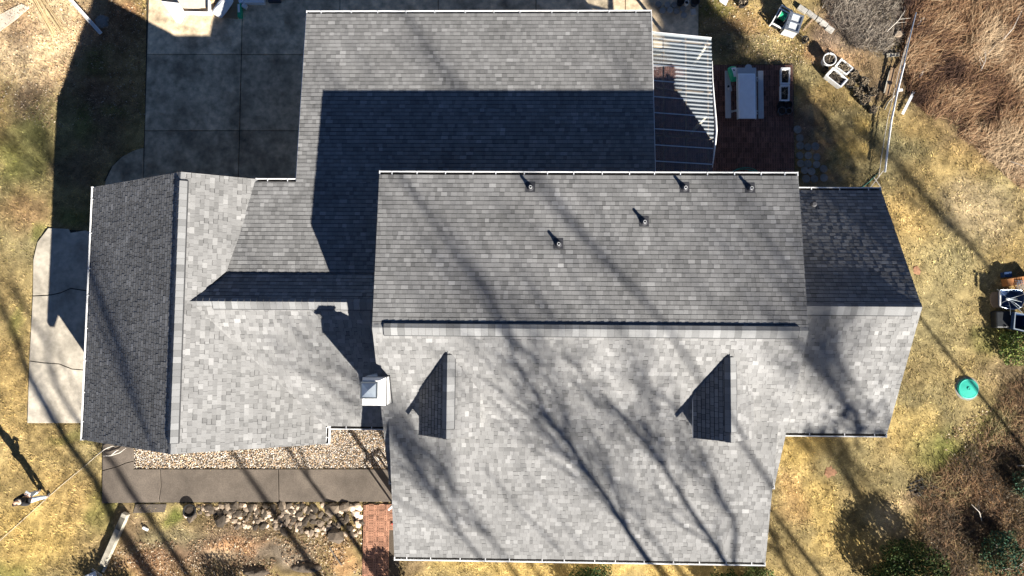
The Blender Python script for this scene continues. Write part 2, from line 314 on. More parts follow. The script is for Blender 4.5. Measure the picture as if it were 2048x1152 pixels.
pebbles(15000, GRAV, .002, .013, .027, [(.66, .56, .44), (.78, .74, .68), (.6, .4, .23), (.5, .45, .4), (.68, .5, .32), (.26, .2, .16)], 'gravel', 'tan and white pebbles filling the bed beside the walkway', 3)
# bricks with three cores
def brick_mb(mb, c, ang, tone, L=.196, W=.092, H=.06):
    h = .0155; xs_ = [-W / 2, -h, h, W / 2]; yc = [-.058, 0, .058]; ys_ = [-L / 2] + [v for q in yc for v in (q - h, q + h)] + [L / 2]
    vs = []; fs = []; mi = []
    ix = {}
    def V(x, y, z):
        k = (round(x, 5), round(y, 5), round(z, 5))
        if k not in ix: ix[k] = len(vs); vs.append(k)
        return ix[k]
    for i in range(3):
        for j in range(7):
            x0, x1, y0, y1 = xs_[i], xs_[i + 1], ys_[j], ys_[j + 1]
            if i == 1 and j % 2 == 1:
                zb = -.03
                fs.append([V(x0, y0, zb), V(x1, y0, zb), V(x1, y1, zb), V(x0, y1, zb)]); mi.append(1)
                for a, b in (((x0, y0), (x1, y0)), ((x1, y0), (x1, y1)), ((x1, y1), (x0, y1)), ((x0, y1), (x0, y0))):
                    fs.append([V(*a, 0), V(*b, 0), V(*b, zb), V(*a, zb)]); mi.append(1)
            else: fs.append([V(x0, y0, 0), V(x1, y0, 0), V(x1, y1, 0), V(x0, y1, 0)]); mi.append(0)
    for a, b in (((-1, -1), (1, -1)), ((1, -1), (1, 1)), ((1, 1), (-1, 1)), ((-1, 1), (-1, -1))):
        fs.append([V(a[0] * W / 2, a[1] * L / 2, -H), V(b[0] * W / 2, b[1] * L / 2, -H), V(b[0] * W / 2, b[1] * L / 2, 0), V(a[0] * W / 2, a[1] * L / 2, 0)]); mi.append(0)
    P = np.array(vs) @ rotz(ang).T + np.array(c); b0 = len(mb.v)
    mb.v.extend([tuple(p) for p in P])
    for f, m in zip(fs, mi): mb.f.append([b0 + i for i in f]); mb.t.append(tone); mb.m.append(m)
def lay_bricks(parent, cells, mat, limit=300):
    protos = [None] * 6; rest = MB(); n = 0; tones = [.72, .86, .95, 1.03, 1.14, 1.3]
    for (x, y, z, a) in cells:
        k = random.randrange(6); a2 = a + R_(-.02, .02)
        if n < limit:
            if protos[k] is None:
                mb = MB(); brick_mb(mb, (0, 0, 0), 0, tones[k]); o = mb.build('brick', [mat, M['hole']], parent); o.location = (x, y, z); o.rotation_euler = (0, 0, a2); protos[k] = o
            else: copy_of(protos[k], (x, y, z), parent, a2)
            n += 1
        else: brick_mb(rest, (x, y, z), a2, tones[k])
    if rest.v: rest.build('brick', [mat, M['hole']], parent, kind='stuff')
path = paving('brick_path'); MB().prism(PATH, -.06, .008).build('sand_bed', M['sand'], path)
p0 = G(728, 1007); cells = []; x = p0[0] + .05; xe = G(800, 1010)[0]; col = 0
while x < xe - .02:
    if col % 3 == 2:
        y = p0[1] - .05
        while y > G(728, 1175)[1]: cells.append((x + .052, y + R_(-.004, .004), .05 + R_(-.008, .006), math.pi / 2)); y -= .099
        x += .206
    else:
        y = p0[1] - .1 - R_(0, .05)
        while y > G(728, 1175)[1]: cells.append((x + R_(-.004, .004), y, .05 + R_(-.008, .006), 0)); y -= .203
        x += .1
    col += 1
cells = [c for c in cells if not (c[0] > G(783, 1060)[0] and c[1] < G(783, 1062)[1])]
lay_bricks(path, cells, M['brick'])
mb = MB(); mb.box((*G(789, 1047)[:2], .075), (.2, .06, .05)); mb.build('loose_brick', M['redp'], label='faded red painted brick lying on the brick path by the roof edge', cat='brick')
patio = paving('brick_patio'); MB().prism(PATIO, -.06, .008).build('sand_bed', M['sand'], patio)
a0 = G(1426, 130); a1 = G(1588, 345); cells = []
y = a0[1] - .12
while y > 4.6:
    x = a1[0] - .06
    while x > 4.5:
        cells.append((x + R_(-.004, .004), y + R_(-.006, .006), .045 + R_(-.008, .006), 0)); x -= .0965
    y -= .2095
cells.sort(key=lambda c: (c[0] < 6.75, -c[0] * 0 + abs(c[0] - 8.2) + abs(c[1] - 6.5)))
lay_bricks(patio, cells, M['dbrick'])

# ------------------------------------------------------------------ house
HX = (1.9, -.3, 0.0)
house = thing('house', HX, 'large grey shingled house with white gutters, two front dormers and low rear wings', 'house')
xL, xR, yN, zN, yR, zR, yS, zS = -4.727, 8.504, 4.93, 5.57, -.033, 6.167, -5.416, 3.074
kN = (zR - zN) / (yN - yR); kS = (zR - zS) / (yR - yS)
aL, aR, aY0, aYS, aZS = -4.515, 8.191, -2.98, -8.031, 3.0
aZ0 = zR - kS * (yR - aY0); kA = (aZ0 - aZS) / (aY0 - aYS)
lW, lr, lE, lN, lS, lzW, lzr = -15.83, -11.41, -6.99, 5.033, -4.154, 2.747, 5.0185
kl = .5142; lW, lzWW = -16.0, 2.47; kw = (lzr - lzWW) / (lr - lW)
rE, rN, rr, rS, rz, rzr = 12.42, 5.0, .745, -3.649, 2.93, 5.27
krN = (rzr - rz) / (rN - rr); krS = (rzr - rz) / (rr - rS)
gW, gE, gN, gz, kg = -7.957, 4.337, 11.247, 3.334, .1018
mR, mzr, kmS, kmN = .78, 4.84, .4772, .58
def unit(v): v = np.array(v, float); return v / np.linalg.norm(v)
class Slope:
    def __init__(s, O, h, k):
        s.h = np.array(h, float); s.c = 1 / math.sqrt(1 + k * k); s.k = k
        s.O = np.array(O, float); s.U = np.array([s.h[1], -s.h[0], 0.]); s.V = np.array([s.h[0] * s.c, s.h[1] * s.c, k * s.c]); s.N = np.cross(s.U, s.V)
    def uv(s, p): d = np.array([p[0], p[1]]) - s.O[:2]; return (d @ s.U[:2], (d @ s.h) / s.c)
    def P(s, u, v, n=0.): return s.O + u * s.U + v * s.V + n * s.N
    def z(s, x, y): return s.O[2] + s.k * ((np.array([x, y]) - s.O[:2]) @ s.h)
def ccw(P):
    a = sum(P[i][0] * P[(i + 1) % len(P)][1] - P[(i + 1) % len(P)][0] * P[i][1] for i in range(len(P)))
    return P if a > 0 else P[::-1]
def clip(poly, conv):
    out = poly
    for i in range(len(conv)):
        a, b = conv[i], conv[(i + 1) % len(conv)]; ex, ey = b[0] - a[0], b[1] - a[1]; inp = out; out = []
        if not inp: return []
        d = [ex * (p[1] - a[1]) - ey * (p[0] - a[0]) for p in inp]
        for j in range(len(inp)):
            q = j - 1
            if (d[j] >= 0) != (d[q] >= 0):
                t = d[q] / (d[q] - d[j]); out.append((inp[q][0] + t * (inp[j][0] - inp[q][0]), inp[q][1] + t * (inp[j][1] - inp[q][1])))
            if d[j] >= 0: out.append(inp[j])
    return out
EXPO = .143
TABS = []      # individual shingles of the main roof
REST = MB()    # every other shingle
TON = [.76, .83, .89, .94, 1.0, 1.03, 1.08, 1.16, 1.3]; TW = [5, 9, 14, 18, 18, 14, 10, 6, 3]
def emit(mb, sl, pl, v0, t, tone, strip):
    if len(pl) < 3: return
    n = len(pl)
    hgt = lambda v: .002 + t * max(0, 1 - (.08 if sl.k > .5 and sl.h @ SUN[:2] > 0 else .3) * (v - v0) / EXPO)
    top = [sl.P(u, v, hgt(v)) for u, v in pl]; bot = [sl.P(u, v, -.012) for u, v in pl]
    mb.add(top + bot, [list(range(n))], tone)
    b0 = len(mb.v) - 2 * n
    for i in range(n): mb.f.append([b0 + n + i, b0 + n + (i + 1) % n, b0 + (i + 1) % n, b0 + i]); mb.t.append(tone * .3); mb.m.append(0)
    if strip:
        us_ = [p[0] for p in pl]; vm = max(p[1] for p in pl)
        if vm >= v0 + EXPO - .002 and max(us_) - min(us_) > .05:
            va, vb = v0 + EXPO - .028, v0 + EXPO + .006
            mb.add([sl.P(min(us_) + .004, va, hgt(va) + .0015), sl.P(max(us_) - .004, va, hgt(va) + .0015), sl.P(max(us_) - .004, vb, hgt(vb) + .002), sl.P(min(us_) + .004, vb, hgt(vb) + .002)], [(0, 1, 2, 3)], tone * .62)
def shingles(sl, plan, keep=False, gain=1.0):
    conv = ccw([sl.uv(p) for p in plan]); u0 = min(p[0] for p in conv); u1 = max(p[0] for p in conv); v1 = max(p[1] for p in conv); v00 = min(p[1] for p in conv)
    k = int(math.floor(v00 / EXPO + 1e-6)); away = sl.h @ SUN[:2] > 0
    while k * EXPO < v1 - .01:
        v = k * EXPO; rs = random.Random(k * 977 + int(abs(sl.O[0] * 31 + sl.O[1] * 17 + sl.O[2] * 7) * 10)); u = math.floor(u0) - rs.random() * .4; hi = rs.random() < .5
        drift = rs.uniform(.97, 1.03); run = 1.0; left = 0
        while u < u1:
            w = rs.uniform(.13, .26) if hi else rs.uniform(.09, .19)
            if left <= 0: run = rs.choice([.94, .97, 1.0, 1.0, 1.03, 1.07]); left = rs.randint(2, 6)
            left -= 1
            tone = rs.choices(TON, TW)[0] * drift * run * gain * (1.05 if hi else .92); t = (rs.uniform(.014, .017) if hi else rs.uniform(.011, .013)) if away else (rs.uniform(.013, .016) if hi else rs.uniform(.007, .009))
            wob = rs.uniform(-.004, .003)
            gap = (.017 if away else (.0 if hi or rs.random() < .5 else .012)); vt = v + EXPO - gap if gap else v + EXPO + .003
            jn = .0015 if not away or sl.k < .3 else (.002 if sl in (RNs, mNs) else .006); pl = clip([(u + jn, v + wob), (u + w - jn, v + wob), (u + w - jn, vt), (u + jn, vt)], conv)
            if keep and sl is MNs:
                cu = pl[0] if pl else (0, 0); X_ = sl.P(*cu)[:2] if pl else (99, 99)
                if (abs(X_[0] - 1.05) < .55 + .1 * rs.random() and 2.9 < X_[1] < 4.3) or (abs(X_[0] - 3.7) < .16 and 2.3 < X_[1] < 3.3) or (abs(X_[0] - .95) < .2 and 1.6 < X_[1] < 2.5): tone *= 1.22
            if len(pl) > 2:
                st = False
                if keep: TABS.append((sl, pl, v + wob, t, tone, st))
                else: emit(REST, sl, pl, v + wob, t, tone, st)
            u += w; hi = not hi if rs.random() < .85 else hi
        k += 1
def deckz(parent, name, pts, dz, side='white'):
    n = len(pts); mb = MB(); top = [np.array(p) + (0, 0, -.016) for p in pts]; bot = [np.array(p) + (0, 0, -dz) for p in pts]
    a = sum(pts[i][0] * pts[(i + 1) % n][1] - pts[(i + 1) % n][0] * pts[i][1] for i in range(n))
    fs = [list(range(n))] + [list(range(n, 2 * n))[::-1]] + [(n + i, n + (i + 1) % n, (i + 1) % n, i) for i in range(n)]
    if a < 0: fs = [f[::-1] for f in [list(f) for f in fs]]
    mb.add(top + bot, [fs[0]], 1, 0); mb.f += [[i for i in f] for f in fs[1:]]; mb.t += [1] * (n + 1); mb.m += [1] * (n + 1)
    return mb.build(name, [M['deck'], M[side]], parent)
MNs = Slope((xR, yN - .1, zN + kN * .1), (0, -1), kN); MSs = Slope((xL, yS + .1, zS + kS * .1), (0, 1), kS); ADs = Slope((aL, aYS + .1, aZS + kA * .1), (0, 1), kA)
LWs = Slope((lW + .1, lN, lzWW + kw * .1), (1, 0), kw); LEs = Slope((lE - .08, lS, lzr - kl * (lE - .08 - lr)), (-1, 0), kl)
mSs = Slope((lE, -3.52, mzr - kmS * (mR + 3.52)), (0, 1), kmS); mNs = Slope((-4.5, 1.83, mzr - kmN * 1.05), (0, -1), kmN); GNs = Slope((gE, gN - .1, gz + kg * .1), (0, -1), kg)
RNs = Slope((rE, rN - .1, rz + krN * .1), (0, -1), krN); RSs = Slope((8.2, rS + .1, rz + krS * .1), (0, 1), krS)
roof = None
def deck(sl, plan, name='roof', dz=.16): return deckz(house, name, [(x, y, sl.z(x, y)) for x, y in plan], dz, 'deck' if sl in (LEs, LWs, mSs, mNs, GNs) else 'white')
plans = [(MNs, [[(xL, yR), (xR, yR), (xR, yN - .1), (xL, yN - .1)]]), (MSs, [[(xL, yS + .1), (xR, yS + .1), (xR, yR), (xL, yR)]]),
    (ADs, [[(aL, aYS + .1), (aR, aYS + .1), (aR, aY0), (aL, aY0)]]),
    (LWs, [[(lW + .1, lS), (lr, lS), (lr, lN), (lW + .1, lN)]]),
    (LEs, [[(lr, lS), (lE - .08, lS), (lE - .08, -3.48), (-11.0, mR + .02), (lr, mR + .02)], [(lr, mR + .02), (-11.0, mR + .02), (-10.09, 1.83), (-9.27, lN), (lr, lN)]]),
    (mSs, [[(-11.13, mR), (lE - .1, -3.52), (-4.5, -3.52), (-4.5, mR)]]), (mNs, [[(-11.1, mR), (-4.5, mR), (-4.5, 1.83), (-10.21, 1.83)]]),
    (GNs, [[(-10.21, 1.8), (-4.5, 1.8), (-4.5, lN - .1), (-9.41, lN - .1)], [(gW, lN - .1), (gE, lN - .1), (gE, gN - .1), (gW, gN - .1)], [(-4.5, 4.5), (gE, 4.5), (gE, lN - .1), (-4.5, lN - .1)]]),
    (RNs, [[(8.2, rr), (rE, rr), (rE, rN - .1), (8.2, rN - .1)]]), (RSs, [[(8.2, rS + .1), (rE, rS + .1), (rE, rr), (8.2, rr)]])]
roofs = {}
for sl, pls in plans:
    for q in pls: roofs.setdefault(id(sl), deck(sl, q)) if id(sl) not in roofs else deck(sl, q)
shingles(MNs, plans[0][1][0], True)
shingles(MSs, [(xL, aY0 - .02), (xR, aY0 - .02), (xR, yR), (xL, yR)], True)
for a, b in ((xL, aL + .12), (aR - .12, xR)): shingles(MSs, [(a, yS + .1), (b, yS + .1), (b, aY0 - .02), (a, aY0 - .02)], True)
for sl, pls in plans[2:]:
    for q in pls: shingles(sl, q)
DORM = [(-2.45, .97), (6.26, .95)]; dz_r, dz_e, dyf = 5.76, 5.0, -3.45
for dx, hw in DORM:
    kd = (dz_r - dz_e) / hw; yb = yR - (zR - dz_r) / kS; yeb = yR - (zR - dz_e) / kS
    for sgn in (-1, 1):
        e = dx + sgn * hw
        sl = Slope((e, dyf if sgn > 0 else yb, dz_e), (-sgn, 0), kd)
        q = [(dx, dyf), (dx, yb), (e, yeb), (e, dyf)]; deck(sl, q, 'dormer_roof', .12); shingles(sl, q)
    mb = MB(); w = hw - .14; pf = [(dx - w, 4.1), (dx + w, 4.1), (dx + w, dz_e + .03), (dx, dz_r - .14), (dx - w, dz_e + .03)]
    vs = [(x, -3.22, z) for x, z in pf] + [(x, -1.2, z) for x, z in pf]
    mb.add(vs, [(0, 1, 2, 3, 4), (9, 8, 7, 6, 5)] + [(i, i + 5, (i + 1) % 5 + 5, (i + 1) % 5) for i in range(5)]); dw = mb.build('dormer_wall', M['siding'], house)
    fr = MB()
    for cx, cz, sx, sz in ((0, .36, .7, .05), (0, -.36, .7, .05), (-.33, 0, .05, .7), (.33, 0, .05, .7), (0, 0, .62, .03)): fr.box((dx + cx, -3.245, 4.75 + cz), (sx, .05, sz))
    fr.build('window_frame', M['white'], dw); MB().box((dx, -3.228, 4.75), (.62, .02, .68)).build('window_pane', M['glass'], dw)
# the 300 shingles nearest the lens are objects of their own, the remainder one part
TABS.sort(key=lambda t: -t[0].P(sum(p[0] for p in t[1]) / len(t[1]), t[2])[2] + abs(t[0].P(t[1][0][0], t[2])[0] - 1.9) * .0)
half = [t for t in TABS if t[0] is MNs and max(p[0] for p in t[1]) - min(p[0] for p in t[1]) > .1]
half.sort(key=lambda t: (round(abs(t[2] - 3.2) / EXPO / 4), abs(t[1][0][0] - 6.6)))
pick = set(id(t) for t in half[:298])
for t in TABS:
    if id(t) in pick:
        mb = MB(); emit(mb, *t); c = t[0].P(t[1][0][0], t[2]); mb.build('shingle', M['shingle'], roofs[id(MNs)], loc=c - np.array(HX))
    else: emit(REST, *t)
REST.build('shingle', M['shingle'], house, kind='stuff')
# walls
def ex(prof, a, b, axis, name='wall'):
    n = len(prof); mk_ = (lambda t, q: (t, q[0], q[1])) if axis == 'x' else (lambda t, q: (q[0], t, q[1]))
    vs = [mk_(a, q) for q in prof] + [mk_(b, q) for q in prof]; mb = MB()
    mb.add(vs, [list(range(n)), list(range(n, 2 * n))[::-1]] + [(i, i + n, (i + 1) % n + n, (i + 1) % n) for i in range(n)])
    o = mb.build(name, M['siding'], house); bm_fix(o); return o
def bm_fix(o):
    import bmesh
    b = bmesh.new(); b.from_mesh(o.data); bmesh.ops.recalc_face_normals(b, faces=b.faces); b.to_mesh(o.data); b.free()
ex([(-5.05, 0), (4.6, 0), (4.6, zN - .16), (yR, zR - .2), (-5.05, zS + .02)], xL + .25, xR - .25, 'x')
ex([(-7.6, .5), (-4.9, .5), (-4.9, aZS + .7), (-7.6, aZS - .05)], aL + 1.6, aR - .3, 'x')
ex([(lW + .4, 0), (lE - .4, 0), (lE - .4, lzW + .0), (lr, lzr - .2), (lW + .4, lzWW + .03)], lS + .3, lN - .25, 'y')
ex([(-3.2, 0), (1.9, 0), (1.9, 4.1), (mR, mzr - .2), (-3.2, 2.7)], lE - .4, xL + .25, 'x')
ex([(1.9, 0), (gN - .4, 0), (gN - .4, gz - .15), (1.9, 4.1)], gW + .25, gE - .25, 'x')
ex([(rS + .35, 0), (rN - .35, 0), (rN - .35, rz - .02), (rr, rzr - .2), (rS + .35, rz - .02)], xR - .25, rE - .25, 'x')
ex([(1.9, 0), (lN - .4, 0), (lN - .4, 3.8), (1.9, 4.1)], lE - 2.2, gW + .25, 'x')
def window(c, w, h, n, parent=house):
    n = np.array(n, float); t = np.array([-n[1], n[0], 0]); Mx = np.stack([t, n, np.array([0, 0, 1.])], 1); c = np.array(c, float)
    pane = MB().box(c + n * .01, (w, .03, h), Mx).build('window', M['glass'], parent); f = MB()
    for a, b, sx, sz in ((0, h / 2, w + .12, .07), (0, -h / 2, w + .12, .07), (-w / 2, 0, .07, h), (w / 2, 0, .07, h), (0, 0, w, .035)): f.box(c + t * a + n * .025 + np.array([0, 0, b]), (sx, .07, sz), Mx)
    f.build('window_frame', M['white'], pane)
for y in (-1.6, 2.6): window((rE - .25, y, 1.6), .9, 1.2, (1, 0, 0))
for y in (-2.2, 2.2): window((lW + .4, y, 1.5), 1.0, 1.1, (-1, 0, 0))
for x in (-2, 1.4, 5.2): window((x, -7.6, 1.7), 1.1, 1.2, (0, -1, 0))
for x in (-3, 0, 4, 7): window((x, 4.6, 4.6), .9, 1.1, (0, 1, 0))
MB().prism([(aL + .2, -7.9), (aR - .2, -7.9), (aR - .2, -4.9), (aL + .2, -4.9)], -.05, .5).build('porch_floor', M['concrete'], house)
for x in (aL + .35, aL + 1.5): MB().box((x, -7.75, 1.65), (.12, .12, 2.35)).build('porch_post', M['white'], house)
# gutters
hang_proto = {}
def gutter(p0, p1, out, ends=(1, 1), step=.62, w=.12):
    p0, p1, out = np.array(p0, float), np.array(p1, float), np.array(out, float); d = unit(p1 - p0); Lg = np.linalg.norm(p1 - p0); g = MB()
    Mx = np.stack([d, out, np.array([0, 0, 1.])], 1); c = (p0 + p1) / 2
    g.box(c + out * (w - .008) + (0, 0, -.06), (Lg, .032, .12), Mx)
    g.box(c + out * (w / 2) + (0, 0, -.113), (Lg, w - .03, .012), Mx); g.box(c + out * .006 + (0, 0, -.07), (Lg, .01, .09), Mx)
    for k, e in enumerate(ends):
        if e: g.box((p0, p1)[k] + out * (w / 2 + .008) + (0, 0, -.06), (.024, w + .015, .125), Mx)
    go = g.build('gutter', M['white'], house)
    MB().box(c + out * (w / 2) + (0, 0, -.1), (Lg - .05, w - .035, .012), Mx).build('gutter_bottom', M['gutter_dark'], go)  # dark brown strip along the gutter floor
    n = int(Lg / step)
    for i in range(n):
        q = p0 + d * (i + .5 + R_(-.12, .12)) * Lg / n + out * (w / 2) + (0, 0, .004)
        key = (round(out[0]), round(out[1]))
        if key not in hang_proto:
            hang_proto[key] = MB().box(q, (.026, w - .01, .012), np.stack([np.array([-out[1], out[0], 0]), out, np.array([0, 0, 1.])], 1)).build('hanger', M['white'], go, loc=q - np.array(HX))
        else: copy_of(hang_proto[key], q, go)
    return go
def eave(sl, x0, x1, y, out, **k):
    z0 = sl.z(x0, y); gutter((x0, y, z0 - .01), (x1, y, sl.z(x1, y) - .01), out, **k)
eave(MNs, xL, xR, yN - .1, (0, 1, 0), step=.82); eave(ADs, aL, aR, aYS + .1, (0, -1, 0), step=.85)
gutter((xL, yS + .1, MSs.z(0, yS + .1) - .01), (aL + .3, yS + .1, MSs.z(0, yS + .1) - .01), (0, -1, 0), step=.25); gutter((aR - .3, yS + .1, MSs.z(0, yS + .1) - .01), (xR, yS + .1, MSs.z(0, yS + .1) - .01), (0, -1, 0), step=.3)
eave(GNs, gW, gE, gN - .1, (0, 1, 0), step=.95); eave(GNs, -9.35, gW - .02, lN - .1, (0, 1, 0), step=.6, ends=(1, 0))
gutter((lW + .1, lS, lzWW + kw * .1 - .01), (lW + .1, lN, lzWW + kw * .1 - .01), (-1, 0, 0), step=1.1)
z_ = LEs.z(lE - .08, 0) - .01; gutter((lE - .08, lS, z_), (lE - .08, -3.58, z_), (1, 0, 0), step=.3)
eave(mSs, lE + .06, xL - .25, -3.52, (0, -1, 0), step=.8)
eave(RNs, xR - .05, rE, rN - .1, (0, 1, 0), step=.8); eave(RSs, xR - .15, rE, rS + .1, (0, -1, 0), step=.9)
for a, b in (((gE + .012, gN - .1, GNs.z(0, gN - .1) - .08), (gE + .012, 4.9, GNs.z(0, 4.9) - .08)), ((gW - .012, gN - .1, GNs.z(0, gN - .1) - .08), (gW - .012, lN - .05, GNs.z(0, lN - .05) - .08))):
    MB().bar(a, b, .024, .15).build('rake_board', M['white'], house)
# ridge vents: short caps laid over a raised vent strip
def ridge_vent(p0, p1, side, wl, wr, kL, kR, name='ridge_vent', th=.035, capw=.21):
    p0, p1, side = np.array(p0, float), np.array(p1, float), np.array(side, float); d = unit(p1 - p0); Lg = np.linalg.norm(p1 - p0)
    prof = [(-wl, -kL * wl - .01), (-wl, -kL * wl + th), (-wl * .35, -kL * wl * .3 + th * 1.15), (0, th * 1.3), (wr * .35, -kR * wr * .28 + th * 1.15), (wr, -kR * wr + th), (wr, -kR * wr - .01)]
    core = MB(); caps = MB(); n = max(1, int(Lg / capw))
    def seg(mb, a, b, lift0, lift1, grow, tone):
        vs = [p0 + d * a + side * s * grow + np.array([0, 0, z + lift0]) for s, z in prof] + [p0 + d * b + side * s * grow + np.array([0, 0, z + lift1]) for s, z in prof]; k = len(prof)
        mb.add(vs, [(i, i + 1, i + 1 + k, i + k) for i in range(k - 1)] + [list(range(k))[::-1], list(range(k, 2 * k))], tone)
    seg(core, -.015, Lg + .015, -.014, -.014, 1.09, 1)
    for i in range(n):
        seg(caps, i * Lg / n, (i + 1) * Lg / n - .006, .002, .014, 1.0 + .004 * (i % 2), random.choice([.72, .82, .9, .96, 1.0, 1.0, 1.06, 1.14, 1.25]))
    o = core.build(name, M['deck'], house); c = caps.build('ridge_caps', M['cap'], o); bm_fix(c); bm_fix(o); return o
# plain caps first, then vents
ridge_vent((xL, yR, zR), (xR, yR, zR), (0, -1, 0), .1, .15, kN, kS, 'ridge', .012); ridge_vent((xL + .36, yR, zR + .012), (xR - .3, yR, zR + .012), (0, -1, 0), .13, .23, kN * 1.2, kS * .9, th=.05)
ridge_vent((lr, lN, lzr), (lr, lS, lzr), (-1, 0, 0), .12, .12, kl, kl, 'ridge', .012); ridge_vent((lr, lN - .3, lzr + .012), (lr, lS + .35, lzr + .012), (-1, 0, 0), .2, .14, kl * .9, kl * 1.5, th=.05)
ridge_vent((-11.06, mR, mzr), (-4.6, mR, mzr), (0, -1, 0), .12, .14, kmN, kmS, 'ridge', .012); ridge_vent((-10.3, mR, mzr + .012), (-4.6, mR, mzr + .012), (0, -1, 0), .12, .24, kmN, kmS * .9, th=.035)
ridge_vent((8.3, rr, rzr), (rE, rr, rzr), (0, -1, 0), .14, .14, krN, krS, 'ridge', .012); ridge_vent((8.3, rr, rzr + .012), (rE - .3, rr, rzr + .012), (0, -1, 0), .1, .27, krN, krS * .9, th=.028)
for dx, hw in DORM:
    kd = (dz_r - dz_e) / hw; yb = yR - (zR - dz_r) / kS
    ridge_vent((dx, yb, dz_r), (dx, dyf, dz_r), (-1, 0, 0), .12, .12, kd, kd, 'ridge', .012); ridge_vent((dx, yb - .12, dz_r + .01), (dx, dyf + .3, dz_r + .01), (-1, 0, 0), .22, .15, kd * .9, kd, th=.035)
# valley flashing seam, pinkish algae-free strip left as exposed metal
for a, b, sl in (((-11.02, .70), (lE - .1, -3.46), mSs),):
    p = [np.array([x, y, sl.z(x, y) + .016]) for x, y in (a, b)]; pass
# plumbing vents
for u, v in ((1061, 376), (1369, 377), (1500, 378), (1288, 445), (1117, 489)):
    p = onp(u, v, np.array([0, yR, zR]), np.array([0, kN, 1.]))
    mb = MB(); mb.lathe(p, [(.05, 0), (.05, .2), (.036, .2), (.036, .02)], 12); q = mb.build('vent_pipe', M['pipe'], house)
    MB().lathe(p, [(.115, -.02), (.105, .03), (.062, .12), (.054, .125)], 14).build('pipe_boot', M['lead'], q); MB().box(p + np.array([0, .03, .012]), (.3, .34, .012), rotx(-math.atan(kN))).build('boot_flange', M['lead'], q)
p = onp(1626, 409, np.array([0, rr, rzr]), np.array([0, krN, 1.])); MB().lathe(p, [(.1, -.06), (.1, .1), (.06, .14)], 12).build('vent_pipe', M['lead'], house)
# chimney
ch = MB(); ch.prism([(-5.1, -2.45), (-4.36, -2.45), (-4.36, -1.58), (-5.1, -1.58)], 2.5, 5.72)
ch.add([(-5.1, -2.45, 5.72), (-4.36, -2.45, 5.72), (-4.36, -1.58, 5.72), (-5.1, -1.58, 5.72), (-5.03, -2.16, 5.96), (-4.52, -2.16, 5.96), (-4.52, -1.66, 5.96), (-5.03, -1.66, 5.96)], [(0, 1, 5, 4), (1, 2, 6, 5), (2, 3, 7, 6), (3, 0, 4, 7), (4, 5, 6, 7)])
chim = ch.build('chimney', M['chim'], house); fl = MB()
fl.box((-4.775, -1.92, 6.05), (.36, .36, .2)); fl.build('flue', M['galv'], chim)
cp = MB(); x0, x1, y0, y1, zc = -5.04, -4.52, -2.19, -1.68, 6.19
cp.box(((x0 + x1) / 2, (y0 + y1) / 2, zc), (x1 - x0, y1 - y0, .07), tone=.5); m_ = ((x0 + x1) / 2, (y0 + y1) / 2, zc + .13); i_ = .045; zt = zc + .037
cp.add([(x0 + i_, y0 + i_, zt), (x1 - i_, y0 + i_, zt), (x1 - i_, y1 - i_, zt), (x0 + i_, y1 - i_, zt), m_], [(0, 1, 4), (1, 2, 4), (2, 3, 4), (3, 0, 4)]); cp.build('chimney_cap', M['galv'], chim)
fs = MB(); fs.bar((-4.345, -2.475, 5.68), (-4.345, -1.555, 5.68), .012, .05, .8); fs.bar((-5.115, -2.465, 5.68), (-4.345, -2.465, 5.68), .012, .05, .8); fs.bar((-5.11, -1.57, 5.68), (-4.35, -1.57, 5.68), .012, .05, .8); fs.bar((-4.335, -2.47, MSs.z(0, -2.47) + .03), (-4.335, -1.55, MSs.z(0, -1.55) + .03), .025, .04, .6); fs.build('step_flashing', M['lead'], chim)
# porch rail at the west end of the front porch
ra, rb = G(787, 1007), G(818, 982); rail = thing('porch_railing', (ra + rb) / 2, 'white wooden railing tucked under the roof edge beside the walkway', 'railing')
MB().bar(ra + (0, 0, .95), rb + (0, 0, .95), .07, .05).build('top_rail', M['white'], rail)
for i in range(5):
    q = ra + (rb - ra) * i / 4; MB().box(q + np.array([0, 0, .46]), (.05, .05, .94)).build('baluster', M['white'], rail)
# ------------------------------------------------------------------ patio cover
cx0, cz0, cz1 = gE + .05, 3.12, 2.62; cx1 = G(1424, 200, cz1)[0]; cyN, cyS = G(1360, 71, 2.9)[1], 4.75
cover = thing('patio_cover', ((cx0 + cx1) / 2, 7.6, 0), 'lean-to patio cover of clear corrugated sheets along the right side of the rear wing', 'patio cover')
ncp = 10; pw = (cyN - cyS) / ncp; bend = lambda y: .05 * math.exp(-((y - 7.3) / .9) ** 2)
for i in range(ncp):
    y0 = cyN - i * pw; waves = 4; ns = waves * 12 + 7; mb = MB(); vs = []
    for j in range(ns):
        y = y0 + .03 - (pw + .05) * j / (ns - 1); z =   .020 * math.cos(2 * math.pi * (y0 - y) / (pw / waves)) + .004 * (i % 2)
        for t in (0, .5, 1): vs.append((cx0 + (cx1 - cx0 + bend(y) + .01 * (i % 2)) * t, y, cz0 + (cz1 - cz0) * t + z))
    mb.add(vs, [(3 * j + k, 3 * j + 3 + k, 3 * j + 4 + k, 3 * j + 1 + k) for j in range(ns - 1) for k in (0, 1)], 1 + .1 * (i % 2)); mb.build('corrugated_panel', poly, cover, smooth=True)
for i in range(1, ncp):
    y = cyN - i * pw; MB().bar((cx0, y, cz0 + .024), (cx1 + bend(y), y, cz1 + .024), .035, .006).build('panel_seam', M['galv'], cover)
for t in (.02, .2, .57, .94):
    x = cx0 + (cx1 - cx0) * t; z = cz0 + (cz1 - cz0) * t - .09; MB().bar((x, cyS, z), (x, cyN - .05, z), .045, .1).build('purlin', M['plank'], cover)
